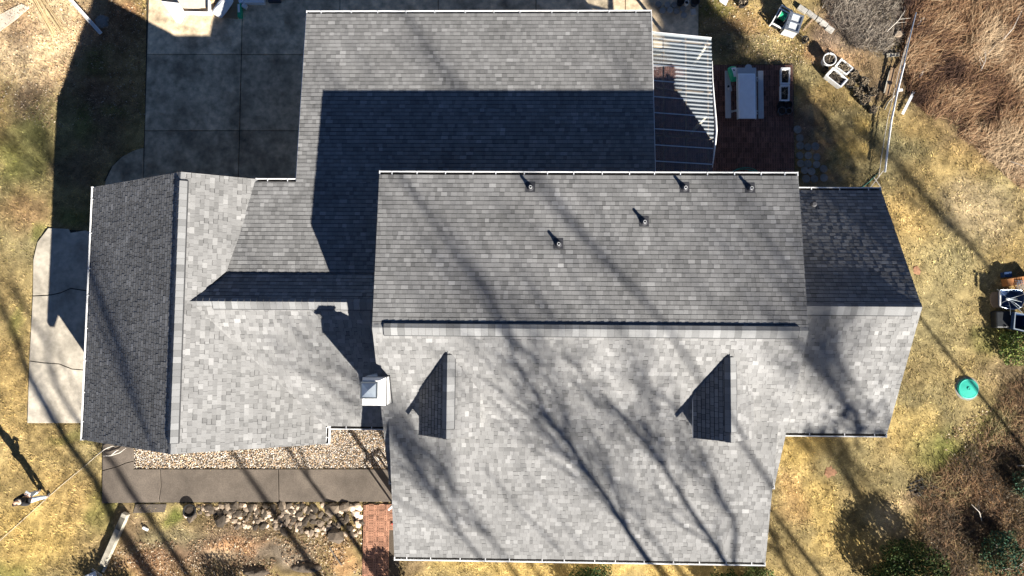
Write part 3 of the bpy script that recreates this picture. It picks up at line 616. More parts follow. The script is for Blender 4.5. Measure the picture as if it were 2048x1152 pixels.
for y in (cyN - .12, 8.6, 6.9, 5.3): MB().bar((cx0, y, cz0 - .2), (cx1, y, cz1 - .2), .045, .1).build('rafter', M['plank'], cover)
for y in (cyN - .12, 7.8, 5.3): MB().box((cx1 - .12, y, (cz1 - .25) / 2), (.09, .09, cz1 - .25)).build('post', M['wood'], cover)
MB().tube([(cx1 + .02 + b_, y, cz1 + .0) for y, b_ in ((9.7, .0), (9.0, .01), (8.3, .05), (7.6, .1), (7.15, .12), (6.7, .08), (6.2, .02), (5.8, -.03))], [.012, .02, .03, .04, .045, .04, .025, .012], 5).build('edge_trim', M['wplas'], cover)
MB().bar((cx0 + .02, cyN + .04, cz0 - .05), (cx1, cyN + .04, cz1 - .05), .03, .09).build('fascia', M['white'], cover)
#PART3
# ------------------------------------------------------------------ things in the yard
def P3(u, v, z=0.): return G(u, v, z)
def pxang(a, b):
    d = G(*b) - G(*a); return math.atan2(d[1], d[0])
# picnic table
tc = P3(1494, 190); pt = thing('picnic_table', tc, 'long resin picnic table with two benches on the brick patio', 'picnic table')
def rect(name, u0, v0, u1, v1, z, h, mat, parent, bev=.02, label=None, cat=None):
    a, b = G(u0, v0, z), G(u1, v1, z); c = (a + b) / 2; o = MB().box((c[0], c[1], z - h / 2), (abs(b[0] - a[0]), abs(b[1] - a[1]), h)).build(name, mat, parent, label, cat)
    if bev: m = o.modifiers.new('edge', 'BEVEL'); m.width = bev; m.segments = 2
    return o
rect('tabletop', 1474, 135, 1514, 237, .74, .045, M['greyp'], pt, .02); rect('bench', 1450, 141, 1462.5, 236, .44, .045, M['greyp'], pt); rect('bench', 1515.5, 141, 1528, 237, .44, .045, M['greyp'], pt)
q = P3(1497, 135, .735); MB().lathe(q + (0, 0, -.03), [(.135, 0), (.135, .03)], 20).build('end_leaf', M['greyp'], pt)
for v in (155, 222):
    f = MB(); a, b = P3(1454, v, .4), P3(1524, v, .4); f.bar((a[0], a[1], .4), (b[0], a[1], .4), .04, .05); f.bar((a[0] + .05, a[1], 0), (a[0] + .45, a[1], .7), .045, .045); f.bar((b[0] - .05, a[1], 0), (b[0] - .45, a[1], .7), .045, .045); f.build('leg_frame', M['greyp'], pt)
a, b = G(1474.5, 147, .765), G(1513.5, 237.5, .765); nx_, ny_ = 14, 26; vs = []; fs = []
for j in range(ny_ + 1):
    for i in range(nx_ + 1):
        s, t = i / nx_, j / ny_; e = max(0, abs(s - .5) * 2 - .9) * 10; vs.append((a[0] + (b[0] - a[0]) * s, a[1] + (b[1] - a[1]) * t, .762 + .003 * math.sin(i * 1.3 + j * .7) - .10 * e ** 2))
fs = [(j * (nx_ + 1) + i, (j + 1) * (nx_ + 1) + i, (j + 1) * (nx_ + 1) + i + 1, j * (nx_ + 1) + i + 1) for j in range(ny_) for i in range(nx_)]
mb = MB(); mb.add(vs, fs); o = mb.build('tablecloth', M['cloth'], None, 'pale blue cloth covering most of the picnic table', 'tablecloth', smooth=True); m_ = o.modifiers.new('thick', 'SOLIDIFY'); m_.thickness = .004; m_.offset = 1
def pillow(name, c, sx, sy, h, ang, mats, label, cat, split=None, seed=1):
    rs = random.Random(seed); n = 8; mb = MB(); vs = []; Rz = rotz(ang)
    for side in (1, -1):
        for j in range(n + 1):
            for i in range(n + 1):
                s, t = i / n * 2 - 1, j / n * 2 - 1; e = max(0, (1 - s * s)) ** .5 * max(0, (1 - t * t)) ** .5
                z = h / 2 + side * h / 2 * e * (1 + rs.uniform(-.25, .25)); k = 1 - .12 * (s * s * t * t) + rs.uniform(-.03, .03)
                vs.append(Rz @ np.array([s * sx / 2 * k, t * sy / 2 * k, z]) + np.array(c))
    N_ = (n + 1) ** 2
    for side in (0, 1):
        for j in range(n):
            for i in range(n):
                f = [side * N_ + j * (n + 1) + i, side * N_ + j * (n + 1) + i + 1, side * N_ + (j + 1) * (n + 1) + i + 1, side * N_ + (j + 1) * (n + 1) + i]
                mb.f.append(f if side == 0 else f[::-1]); mb.t.append(1); mb.m.append(split(i / n, j / n) if split else 0)
    mb.v = [tuple(v) for v in vs]; return mb.build(name, mats, None, label, cat, smooth=True)
pillow('soil_bag', P3(1465, 150, .46), .38, .62, .22, .25, [M['green'], M['wplas'], M['tarp']], 'green and white potting soil bag lying on the left bench of the picnic table', 'bag', lambda s, t: 1 if .25 < s < .9 and .2 < t < .8 and not (.45 < s < .6 and .5 < t < .65) else (2 if .45 < s < .6 and .5 < t < .65 else 0), 3)
pillow('grey_rag', P3(1459, 177, .45), .16, .26, .06, .2, [M['greyp'], M['tarp']], 'crumpled grey rag on the left picnic bench below the soil bag', 'rag', lambda s, t: 1 if s < .5 and t > .5 else 0, 5)
# tubs and pots
def rtub(name, corners, h, label, cat, group=None, mat='wplas', z0=0., fill='soil', dry=0, seed=1):
    rs = random.Random(seed); P = [G(u, v, h)[:2] for u, v in corners]; c = sum(P) / 4; t = thing(name, (c[0], c[1], z0), label, cat, group); wall = MB()
    inn = [c + (p - c) * (1 - .045 / np.linalg.norm(p - c) * 1.4) for p in P]; low = [c + (p - c) * .88 for p in P]; n = 4
    vs = [(*p, h) for p in P] + [(*p, h) for p in inn] + [(*p, z0) for p in low] + [(*(c + (p - c) * .82), h - .12) for p in inn]
    for i in range(4):
        j = (i + 1) % 4; wall.add([vs[i], vs[j], vs[4 + j], vs[4 + i]], [(0, 1, 2, 3)]); wall.add([vs[8 + i], vs[8 + j], vs[j], vs[i]], [(0, 1, 2, 3)]); wall.add([vs[4 + i], vs[4 + j], vs[12 + j], vs[12 + i]], [(0, 1, 2, 3)])
    wall.build('tub_wall', M[mat], t); so = MB(); k = 6; g = []
    for b in range(k + 1):
        for a in range(k + 1):
            s, r = a / k, b / k; p = (inn[0] * (1 - s) + inn[1] * s) * (1 - r) + (inn[3] * (1 - s) + inn[2] * s) * r; g.append((*(c + (p - c) * .97), h - .07 + rs.uniform(-.03, .03)))
    so.add(g, [(b * (k + 1) + a, b * (k + 1) + a + 1, (b + 1) * (k + 1) + a + 1, (b + 1) * (k + 1) + a) for b in range(k) for a in range(k)]); so.build('soil', M[fill], t)
    if dry: stems(t, c, h - .06, dry, max(np.linalg.norm(P[0] - P[1]), .3) * .4, .12, seed)
    return t
def stems(parent, c, z, n, r, hh, seed, mat='dry'):
    rs = random.Random(seed); mb = MB()
    for _ in range(n):
        a, q = rs.uniform(0, 6.28), r * rs.random() ** .5; p = np.array([c[0] + q * math.cos(a) * .6, c[1] + q * math.sin(a) * .6, z]); d = rs.uniform(0, 6.28); k = rs.uniform(.06, .22)
        mb.tube([p, p + np.array([math.cos(d) * k * .5, math.sin(d) * k * .5, hh * rs.uniform(.4, 1)]), p + np.array([math.cos(d) * k, math.sin(d) * k, hh * rs.uniform(.0, .9)])], [.008, .006, .003], 3, rs.uniform(.5, 1.3), cap=False)
    mb.build('stem', M[mat], parent, kind='stuff')
def rpot(name, u, v, rp, h, label, cat, group=None, mat='black', dry=0, seed=1, rim=1.0):
    r = rp * .0192; c = G(u, v, h); t = thing(name, (c[0], c[1], 0), label, cat, group)
    MB().lathe((c[0], c[1], 0), [(r * .78, 0), (r * .97, h - .03), (r * 1.02, h - .03), (r * 1.02, h), (r * .9, h), (r * .86, h - .1)], 18, rim).build('pot_wall', M[mat], t, smooth=False)
    MB().lathe((c[0], c[1], 0), [(r * .87, h - .085), (r * .5, h - .06), (.001, h - .07)], 12).build('soil', M['soil'], t)
    if dry: stems(t, c, h - .07, dry, r * 1.3, .22, seed)
    return t
rtub('planter', [(1562, 135), (1580.5, 135), (1580, 168), (1562, 168)], .24, 'upper white rectangular planter of dark soil on the right patio edge', 'planter', 'white planters on the patio edge', dry=14, seed=4)
rtub('planter', [(1561, 169), (1579.5, 169), (1579, 202), (1561, 202)], .24, 'white rectangular planter between the upper white planter and the four black pots', 'planter', 'white planters on the patio edge', dry=14, seed=9)
for i, (u, v, r, h, lb) in enumerate([(1564, 209, 8.5, .22, 'black plastic pot, upper left of the four below the white planters'), (1578.5, 209, 6.8, .2, 'small black plastic pot, upper right of the four below the white planters'), (1565, 221, 8.2, .26, 'grey rimmed black pot, lower left of the four on the patio edge'), (1578.5, 221, 6.6, .24, 'grey rimmed small pot, lower right of the four on the patio edge')]):
    rpot('plant_pot', u, v, r, h, lb, 'pot', 'black pots on the patio edge', rim=1 if i < 2 else 4.5)
rpot('round_tub', 1660, 118, 13.5, .38, 'large round white tub with dark soil beside the rectangular tubs', 'tub', mat='wplas', dry=10, seed=2)
rtub('rectangular_tub', [(1683, 116), (1708, 136), (1694, 150), (1670, 132)], .3, 'white rectangular tub full of dry roots, touching the round white tub', 'tub', 'white tubs on the dry grass', dry=60, seed=6)
rtub('rectangular_tub', [(1666, 134), (1697, 159), (1683, 175), (1651, 150)], .33, 'white rectangular tub with bare dark soil, nearest the brick patio', 'tub', 'white tubs on the dry grass', dry=8, seed=8)
rpot('plant_pot', 1651, 138, 6.5, .2, 'small black pot tucked against the round white tub', 'pot')
for i, (u, v, r) in enumerate([(1709, 147, 9), (1702, 166, 9), (1728, 162, 10), (1718, 183, 9), (1730, 199, 11), (1746, 183, 9)]):
    rpot('plant_pot', u, v, r, .25, 'black pot of withered plants in the cluster beside the white tubs', 'pot', 'black pots of withered plants', dry=46, seed=20 + i)
rpot('plant_pot', 1747, 218, 8, .25, 'black pot of withered plants standing apart at the lower end of the cluster', 'pot', dry=34, seed=33)
rpot('plant_pot', 1611, 78, 7.5, .22, 'black pot with twigs in the grass below the old sink', 'pot', dry=8, seed=35)
rpot('plant_pot', 1374, 4, 4.6, .3, 'small white pot among dark tubs on the concrete corner', 'pot', mat='wplas')
rpot('plant_pot', 1391, 1, 9.5, .3, 'wide charcoal tub at the concrete edge beside the small white pot', 'tub', rim=2.2); rpot('plant_pot', 1362, 1, 8, .3, 'black tub left of the small white pot on the concrete', 'tub')
rpot('plant_pot', 1487, 3, 10, .3, 'black tub with a green sprout at the top edge of the yard', 'tub', dry=10)
# hose on the patio
def loop(u, v, ru, rv, n=28, z=.06): return [G(u + ru * math.cos(t * 6.283 / n), v + rv * math.sin(t * 6.283 / n), z) for t in range(n + 1)]
MB().tube(loop(1491, 352, 28, 17) + loop(1504, 352, 14, 11, z=.075) + loop(1486, 356, 30, 18, z=.09), .014, 5).build('garden_hose', M['hose'], None, 'thin green garden hose coiled on the bricks by the rear gutter', 'hose')
# old double sink on a cabinet
def frame(A, B):  # local frame along A->B on the ground
    d = B - A; d[2] = 0; L_ = np.linalg.norm(d); d /= L_; return d, np.array([-d[1], d[0], 0]), L_
A, B = P3(1595, 27, .55), P3(1583, 62, .55); dx_, nx2, L_ = frame(A.copy(), B.copy()); c = (A + B) / 2; sk = thing('kitchen_sink', (c[0], c[1], 0), 'old stainless double sink with a grey cabinet beside the hose reel', 'sink'); Mx = np.stack([dx_, nx2, np.array([0, 0, 1.])], 1)
MB().box((c[0], c[1], .25), (L_ * .96, .52, .5), Mx).build('cabinet', M['greyp'], sk)
top = MB(); hw = .29; ua = [-L_ / 2, -L_ / 2 + .06, -.02, .03, L_ / 2 - .06, L_ / 2]; va = [-hw, -hw + .14, hw - .06, hw]
W_ = lambda a, b, z: np.array([c[0], c[1], 0]) + dx_ * a + nx2 * b + np.array([0, 0, z])
for i in range(5):
    for j in range(3):
        z = .55; qd = [(ua[i], va[j]), (ua[i + 1], va[j]), (ua[i + 1], va[j + 1]), (ua[i], va[j + 1])]
        if j == 1 and i in (1, 3):
            cx = sum(p[0] for p in qd) / 4; cy = sum(p[1] for p in qd) / 4; inn = [(cx + (p[0] - cx) * .8, cy + (p[1] - cy) * .8) for p in qd]
            top.add([W_(*p, z) for p in qd] + [W_(*p, z - .17) for p in inn], [(0, 1, 5, 4), (1, 2, 6, 5), (2, 3, 7, 6), (3, 0, 4, 7), (4, 5, 6, 7)])
            MB().lathe(W_(cx, cy, z - .169), [(.045, 0), (.045, .006), (.02, .004)], 12).build('drain', M['lead'], sk)
        else: top.add([W_(*p, z) for p in qd], [(0, 1, 2, 3)])
for i, p in enumerate([(-L_ / 2, -hw), (L_ / 2, -hw), (L_ / 2, hw), (-L_ / 2, hw)]):
    p2 = [(-L_ / 2, -hw), (L_ / 2, -hw), (L_ / 2, hw), (-L_ / 2, hw)][(i + 1) % 4]; top.add([W_(*p, .51), W_(*p2, .51), W_(*p2, .55), W_(*p, .55)], [(0, 1, 2, 3)])
o = top.build('basin', M['steel'], sk); bm_fix(o)
for k in (-.18, 0, .18): MB().lathe(W_(k, -hw + .06, .551), [(.018, 0), (.018, .004)], 10).build('tap_hole', M['black'], sk)
# hose reel cart
A, B = P3(1574, 17, .3), P3(1554, 52, .3); d1, n1, L_ = frame(A.copy(), B.copy()); c = (A + B) / 2; hr = thing('hose_reel', (c[0], c[1], 0), 'white hose reel cart wound with green hose left of the old sink', 'hose reel'); Mx = np.stack([d1, n1, np.array([0, 0, 1.])], 1); f = MB(); W_ = lambda a, b, z: np.array([c[0], c[1], 0]) + d1 * a + n1 * b + np.array([0, 0, z])
for s in (-.24, .24): f.bar(W_(-L_ / 2, s, .3), W_(L_ / 2, s, .3), .04, .05); f.bar(W_(-L_ / 2 + .03, s, 0), W_(-L_ / 2 + .03, s, .3), .04, .04); f.bar(W_(L_ / 2 - .03, s, 0), W_(L_ / 2 - .03, s, .3), .04, .04)
for a_ in (-L_ / 2, -L_ / 2 + .14, L_ / 2): f.bar(W_(a_, -.26, .31), W_(a_, .26, .31), .045, .05)
f.build('cart_frame', M['wplas'], hr); MB().box((c[0], c[1], .08), (L_ * .95, .44, .12), Mx).build('tray', M['black'], hr)
sp = MB()
for k in range(9):
    w = -.12 + k * .03; sp.tube([W_(-.04 + .13 * math.cos(t * .524), w + .01 * math.sin(t), .3 + .13 * math.sin(t * .524)) for t in range(13)], .017, 5, R_(.8, 1.2), cap=False)
sp.build('hose', M['green'], hr)
for s in (-.15, .15): MB().lathe(W_(-.04, s, .3), [(.17, -.01), (.17, .01)], 16, M=np.stack([np.array([0, 0, 1.]), d1, n1], 1)).build('reel_disc', M['wplas'], hr)
# row of concrete blocks
for i, (u, v, l, w, lb) in enumerate([(1605, 18, 20, 10, 'end block'), (1620, 26.5, 13, 9, ''), (1628.5, 33, 9, 9, ''), (1638, 39, 10, 8.5, ''), (1648, 47, 15, 9.5, ''), (1660, 58, 16, 10, '')]):
    lab = ['greyest concrete block at the sink end of the block row', 'cream block next to the grey end block of the row', 'shortest cream block, third from the sink end of the row', 'short pale block, fourth from the sink end of the row', 'long grey cream block, next to last of the row away from the sink', 'cream block at the far end of the row away from the sink'][i]
    p = P3(u, v, .1); a_ = pxang((1605, 18), (1660, 58)); o = MB().box((p[0], p[1], .07), (l * .0195, w * .0195, .14), rotz(a_ + R_(-.06, .06)), R_(1.1, 1.6)).build('concrete_block', M['paver'], None, lab, 'block', 'concrete blocks in a row'); m_ = o.modifiers.new('edge', 'BEVEL'); m_.width = .012
# straight things lying about
def stick(name, a, b, w, h, mat, label, cat, z=.03, group=None, tone=1., round_=False, mid=None, z2=None, parent=None):
    A, B = G(*a, z), G(*b, z if z2 is None else z2)
    if round_ or mid:
        pts = [A] + ([G(*m, z) for m in mid] if mid else []) + [B]; o = MB().tube(pts, w / 2, 6, tone).build(name, M[mat], parent, label, cat, group)
    else: o = MB().bar(A, B, w, h, tone).build(name, M[mat], parent, label, cat, group)
    return o
stick('white_pole', (1809, 126), (1770, 344), .075, .06, 'wplas', 'thickest white pole running down to the small white cross of sticks', 'pole', .35, mid=[(1795, 182), (1783, 240), (1775, 300)], round_=True)
stick('thin_pole', (1822, 56), (1757, 355), .03, .03, 'twig', 'thin pale pole lying beside the thick white pole', 'pole', .18, mid=[(1803, 121), (1790, 176), (1775, 238), (1765, 300)], round_=True)
stick('metal_rail', (1832, 25), (1808, 126), .045, .04, 'galv', 'grey metal rail leading up from the thick white pole to the dark sheet', 'rail', .3, round_=True, mid=[(1823, 60)])
stick('metal_rod', (1829, 36), (1800, 140), .02, .02, 'twig', 'slim rod leaning along the grey metal rail', 'rod', .22, round_=True)
stick('white_stick', (1767, 341), (1740, 376), .025, .02, 'twig', 'longer white stick of the small cross by the right wing gutter', 'stick', .08); stick('white_stick', (1748, 355), (1761, 374), .028, .02, 'twig', 'shorter white stick of the small cross by the right wing gutter', 'stick', .11)
MB().tube([G(1720, 378, .03), G(1740, 362, .03), G(1756, 346, .03)], .014, 5).build('garden_hose', M['hose'], None, 'short dark green hose leading from the right wing gutter to the thin pole', 'hose')
stick('white_board', (1831, 56), (1850, 32), .06, .03, 'wplas', 'slim white board in the brush beside the dark sheet', 'board', .12); stick('white_board', (1805, 228), (1828, 183), .1, .03, 'wplas', 'wide white board at the lower edge of the brown brush', 'board', .1); stick('white_board', (1839, 155), (1858, 118), .08, .03, 'wplas', 'white board half buried in brown brush right of the thick white pole', 'board', .1)
stick('grey_board', (1773, 111), (1798, 109), .14, .05, 'wood', 'short grey board lying left of the poles near the boulder', 'board', .06)
stick('plank', (1774, 190), (1786, 136), .18, .04, 'plank', 'wide brown plank beside the withered pots', 'plank', .06); stick('plank', (1768, 186), (1780, 142), .06, .05, 'wood', 'narrow grey plank at the left of the wide brown plank', 'plank', .05); stick('plank', (1791, 160), (1803, 118), .05, .04, 'plank', 'thin brown plank under the thick white pole', 'plank', .08)
stick('branch', (1769, 219), (1789, 191), .06, .05, 'wood', 'bent bare branch crossing below the wide brown plank', 'branch', .06, mid=[(1776, 205)]); stick('branch', (1805, 69), (1839, 56), .05, .04, 'wood', 'pale branch crossing under the grey metal rail', 'branch', .1, round_=True)
MB().box(P3(1801, 180, .3), (.16, .09, .04), rotz(.1)).build('white_tile', M['wplas'], None, 'small white tile against the thick white pole', 'tile')
stick('thin_stick', (1645, 16), (1653, -2), .02, .02, 'twig', 'thin grey stick at the top edge above the concrete blocks', 'stick', .06); stick('plank', (1606, 62), (1626, 38), .06, .03, 'plank', 'narrow brown plank beside the old sink', 'plank', .05)
sh = MB(); a_, b_, c_, d_ = [G(*q, .12) for q in ((1820, -6), (1836, -8), (1825, 54), (1811, 57))]; n = 24; vs = []
for i in range(n + 1):
    t = i / n; z = .03 * math.sin(i * 1.571); vs += [a_ + (b_ - a_) * t + (0, 0, z), d_ + (c_ - d_) * t + (0, 0, z)]
sh.add(vs, [(2 * i, 2 * i + 1, 2 * i + 3, 2 * i + 2) for i in range(n)]); o = sh.build('corrugated_sheet', M['sheet'], None, 'dark corrugated roofing sheet lying at the top of the poles', 'roofing sheet'); m_ = o.modifiers.new('thick', 'SOLIDIFY'); m_.thickness = .004
# stones: shared rough shapes
def rock_mesh(mb, c, r, seed, tone, flat=.42, ang=0.):
    rs = random.Random(seed); ph = (1 + 5 ** .5) / 2
    b = np.array([(-1, ph, 0), (1, ph, 0), (-1, -ph, 0), (1, -ph, 0), (0, -1, ph), (0, 1, ph), (0, -1, -ph), (0, 1, -ph), (ph, 0, -1), (ph, 0, 1), (-ph, 0, -1), (-ph, 0, 1)]) / 1.9
    f = [(0, 11, 5), (0, 5, 1), (0, 1, 7), (0, 7, 10), (0, 10, 11), (1, 5, 9), (5, 11, 4), (11, 10, 2), (10, 7, 6), (7, 1, 8), (3, 9, 4), (3, 4, 2), (3, 2, 6), (3, 6, 8), (3, 8, 9), (4, 9, 5), (2, 4, 11), (6, 2, 10), (8, 6, 7), (9, 8, 1)]
    v = np.array([p * rs.uniform(.72, 1.2) for p in b]) * np.array([1.15, .85, flat]) * r; mb.add(v @ rotz(ang).T + np.array(c), f, tone)
rock_protos = []
def rock(u, v, rp, tone, label, group, zb=0., mat='stone', name='field_stone'):
    r = rp * .0195; c = G(u, v, zb); mb = MB(); rock_mesh(mb, (0, 0, 0), r, random.randrange(9999), tone, ang=R_(0, 3.1)); o = mb.build(name, M[mat], None, label, 'stone', group); o.location = (c[0], c[1], zb + r * .2); return o
RB = [(370, 1006, 490, 1032, 40), (440, 1006, 600, 1055, 96), (560, 1006, 722, 1070, 130)]
for (u0, v0, u1, v1, n) in RB:
    for i in range(n):
        u, v = R_(u0, u1), v0 + 3 + (v1 - v0 - 3) * random.random() ** 1.2; k = random.random()
        sec = 'left' if u < 470 else ('middle' if u < 600 else 'right')
        if k < .36: rock(u, v, R_(3, 6.5), R_(1.1, 1.9), 'pale whitish stone in the %s part of the rubble border below the walkway' % sec, 'pale stones, %s part of the rubble border' % sec)
        elif k < .68: rock(u, v, R_(3.5, 8), R_(.35, .8), 'brown stone in the %s part of the rubble border below the walkway' % sec, 'brown stones, %s part of the rubble border' % sec)
        else: rock(u, v, R_(4, 10), R_(.08, .26), 'dark stone in the %s part of the rubble border below the walkway' % sec, 'dark stones, %s part of the rubble border' % sec)
for i, (u, v, r) in enumerate([(704, 1016, 9), (715, 1012, 8), (712, 1026, 9), (719, 1031, 7), (716, 1049, 7), (720, 1018, 6)]): rock(u, v, r, 2.0, 'bright white stone at the brick path end of the rubble border', 'bright white stones by the brick path', .05)
rock(665, 1017, 15, .42, 'largest brown boulder of the rubble border, by the walkway edge', None, .03); rock(690, 1012, 12, .36, 'dark brown boulder next to the largest one by the walkway edge', None, .03); rock(673, 1070, 17, .3, 'big dark slab of stone at the lower edge of the rubble border', None, .03)
rock(1797, 69, 11, .75, 'grey boulder left of the dark corrugated sheet', None, .05)
o = rpot('plant_pot', 378, 1022, 13, .22, 'round charcoal pot with tan earth at the left end of the rubble border', 'pot'); rock(443, 1041, 14, .12, 'black charred stump below the left part of the rubble border', None, .05, name='charred_stump')['category'] = 'stump'
rock(382, 1034, 11, .25, 'dark flat stone leaning on the round charcoal pot', None)
# round pavers
PV = [(1335, 9), (1349, 9), (1317, 8), (1325, 21), (1340, 20), (1353, 22), (1366, 17), (1368, 30)]
def paver(u, v, r, sides, tone, label, group, z=.05): c = G(u, v, z); return MB().lathe((c[0], c[1], z - .045), [(r, 0), (r, .04), (r * .95, .048), (.001, .05)], sides, tone).build('paver', M['paver'], None, label, 'paver', group, loc=None)
for u, v in PV: paver(u, v, .125, 16, R_(.75, 1.25), 'round concrete paver stored on the concrete corner right of the garage', 'round pavers on the concrete corner', .10)
o = MB().box(P3(1386, 24, .08), (.2, .24, .06), rotz(.1), 1.7).build('paver', M['paver'], None, 'pale square paver beside the round pavers on the concrete corner', 'paver')
for u, v in [(1595, 259), (1599, 276), (1600, 291), (1615, 294), (1631, 293), (1599, 311), (1616, 311), (1633, 313), (1601, 327), (1616, 328), (1633, 329), (1647, 337), (1648, 355), (1609, 341), (1624, 343), (1612, 357), (1629, 358)]:
    paver(u + R_(-.7, .7), v + R_(-.7, .7), R_(.145, .16), 16, R_(.55, .95), 'round stepping stone laid between the brick patio and the right wing', 'round stepping stones', .03)
# septic lid, clay patches, ash
c = P3(1934, 777); t = thing('septic_lid', c, 'round teal green lid set in the lawn', 'lid'); MB().lathe(c, [(.39, -.02), (.39, .08), (.36, .10), (.33, .095), (.05, .115)], 32).build('lid', M['teal'], t); MB().lathe(c, [(.06, .10), (.06, .135), (.03, .135), (.03, .125)], 12).build('knob', M['teal'], t)
MB().lathe(c, [(.47, -.03), (.46, .012), (.4, .015)], 28, .9).build('soil_ring', M['paver'], t)
for u, v, r, lb in ((1660, 945, .25, 'reddish clay patch in the lawn below the right wing'), (1834, 541, .18, 'small reddish clay patch beside the right gable')):
    mb = MB(); c = P3(u, v); n = 18; mb.lathe(c, [(r, -.02), (r * .9, .02), (r * .5, .035), (.001, .04)], n); jit = [R_(.7, 1.25) for _ in range(n)]; mb.v = [(c[0] + (x - c[0]) * jit[i % n], c[1] + (y - c[1]) * jit[i % n], z * .5) for i, (x, y, z) in enumerate(mb.v)]; mb.build('clay_patch', M['clay'], None, lb, 'clay patch')
mb = MB(); c = P3(1846, 976)
for i in range(70): a, q = R_(0, 6.28), .55 * random.random() ** .6; rock_mesh(mb, (c[0] + q * math.cos(a), c[1] + q * .7 * math.sin(a), .04), R_(.02, .06), i, random.choice([.5, .8, 1, 1.2, 2.2]))
for i in range(14): a = R_(0, 6.28); p = c + np.array([R_(-.4, .6), R_(-.35, .3), .07]); mb.tube([p, p + np.array([math.cos(a) * .3, math.sin(a) * .3, .04])], .009, 3, 5)
mb.build('ash_heap', M['ash'], None, 'black burnt ash heap with charred twigs in the right lawn', 'ash heap', kind='stuff')
# clutter by the right edge
def bin_(name, corners, h, mats, label, cat, wall=.03, z0=0., floor=.05):
    P = [G(u, v, h)[:2] for u, v in corners]; c = sum(P) / 4; t = thing(name, (c[0], c[1], z0), label, cat); w = MB(); inn = [c + (p - c) * (1 - wall / np.linalg.norm(p - c) * 1.5) for p in P]
    for i in range(4):
        j = (i + 1) % 4; lo = lambda p: c + (p - c) * .86
        w.add([(*P[i], h), (*P[j], h), (*inn[j], h), (*inn[i], h)], [(0, 1, 2, 3)], 1, 1); w.add([(*lo(P[i]), z0), (*lo(P[j]), z0), (*P[j], h), (*P[i], h)], [(0, 1, 2, 3)]); w.add([(*inn[i], h), (*inn[j], h), (*lo(inn[j]), z0 + floor), (*lo(inn[i]), z0 + floor)], [(0, 1, 2, 3)])
    w.add([(*lo(p), z0 + floor) for p in inn], [(0, 1, 2, 3)]); o = w.build('bin_wall', mats, t); bm_fix(o); return t
bin_('storage_bin', [(2030, 624), (2062, 630), (2060, 666), (2027, 658)], .55, [M['navy'], M['galv']], 'open navy blue bin at the right edge next to the black tarp', 'bin', .04)
o = rect('tarp_bundle', 1992, 622, 2029, 656, .35, .35, M['tarp'], None, .05, 'flat black tarp covered bundle between the navy bin and the lawn', 'tarp bundle')
A = P3(2040, 561, .3); o = MB().box((A[0], A[1], .17), (1.05, .3, .34), rotz(.17)).build('wooden_box', M['orange'], None, 'orange brown box lying at the right edge of the lawn', 'box'); m_ = o.modifiers.new('edge', 'BEVEL'); m_.width = .02
A = P3(1991, 599, .05); o = MB().prism([(A[0] + x, A[1] + y) for x, y in ((-.2, .14), (-.12, .27), (.2, .33), (.25, -.33), (-.1, -.3), (-.2, -.12))], .02, .06).build('cardboard_sheet', M['card'], None, 'torn brown cardboard sheet at the left end of the navy sled', 'cardboard')
A = P3(2015, 549, .2); MB().box((A[0], A[1], .12), (.28, .2, .24), rotz(.1)).build('blue_crate', M['navy'], None, 'small dark blue crate behind the orange brown box', 'crate')
sl = thing('garden_sled', P3(2024, 599), 'navy garden sled with a grey tube rim by the orange brown box', 'sled'); pts = [(2000, 580), (2014, 579), (2032, 579), (2044, 581), (2049, 590), (2048, 604), (2043, 614), (2030, 619), (2014, 617), (2000, 613)]
bt = MB(); pp = [G(u, v, .4) for u, v in pts]; cc = sum(pp) / len(pp); lo = [cc + (p - cc) * .8 + np.array([0, 0, -.28]) for p in pp]; n = len(pp); bt.add(pp + lo, [(i, (i + 1) % n, n + (i + 1) % n, n + i) for i in range(n)] + [list(range(n, 2 * n))]); o = bt.build('sled_body', M['navy'], sl); m_ = o.modifiers.new('thick', 'SOLIDIFY'); m_.thickness = .012
MB().tube(pp + [pp[0]], .012, 6).build('rim', M['galv'], sl); a, b = P3(2000, 582, .47), P3(2000, 611, .47); MB().tube([a, b], .03, 6).build('handle_bar', M['wplas'], sl)
for u, v in ((2006, 584), (2006, 612), (2038, 584), (2038, 613)): p = P3(u, v); MB().tube([(p[0], p[1], 0), (p[0], p[1], .3)], .03, 6).build('leg', M['galv'], sl)
um = thing('parasol_frame', P3(2016, 598, .45), 'bare metal parasol frame with spokes thrown over the navy sled', 'parasol frame'); h0 = P3(2016, 598, .62); MB().lathe(h0, [(.05, -.03), (.05, .03), (.02, .05)], 10, 1.3).build('hub', M['wplas'], um)
for u, v in ((2049, 588), (2052, 634), (2021, 630), (2042, 615), (2003, 606), (1994, 578), (2044, 604), (2035, 598)): MB().tube([h0, (h0 + P3(u, v, .5)) / 2 + (0, 0, .05), P3(u, v, .5)], .006, 4).build('spoke', M['galv'], um)
wr = MB(); c = P3(2036, 570, .3)
for i in range(5): wr.bar(c + np.array([-.13 + i * .06, -.18, .1]), c + np.array([-.05 + i * .06, .18, .1]), .015, .015); wr.bar(c + np.array([-.15, -.16 + i * .08, .06]), c + np.array([.17, -.16 + i * .08, .06]), .015, .015)
wr.build('wire_rack', M['galv'], None, 'small metal wire rack between the orange brown box and the navy sled', 'rack')
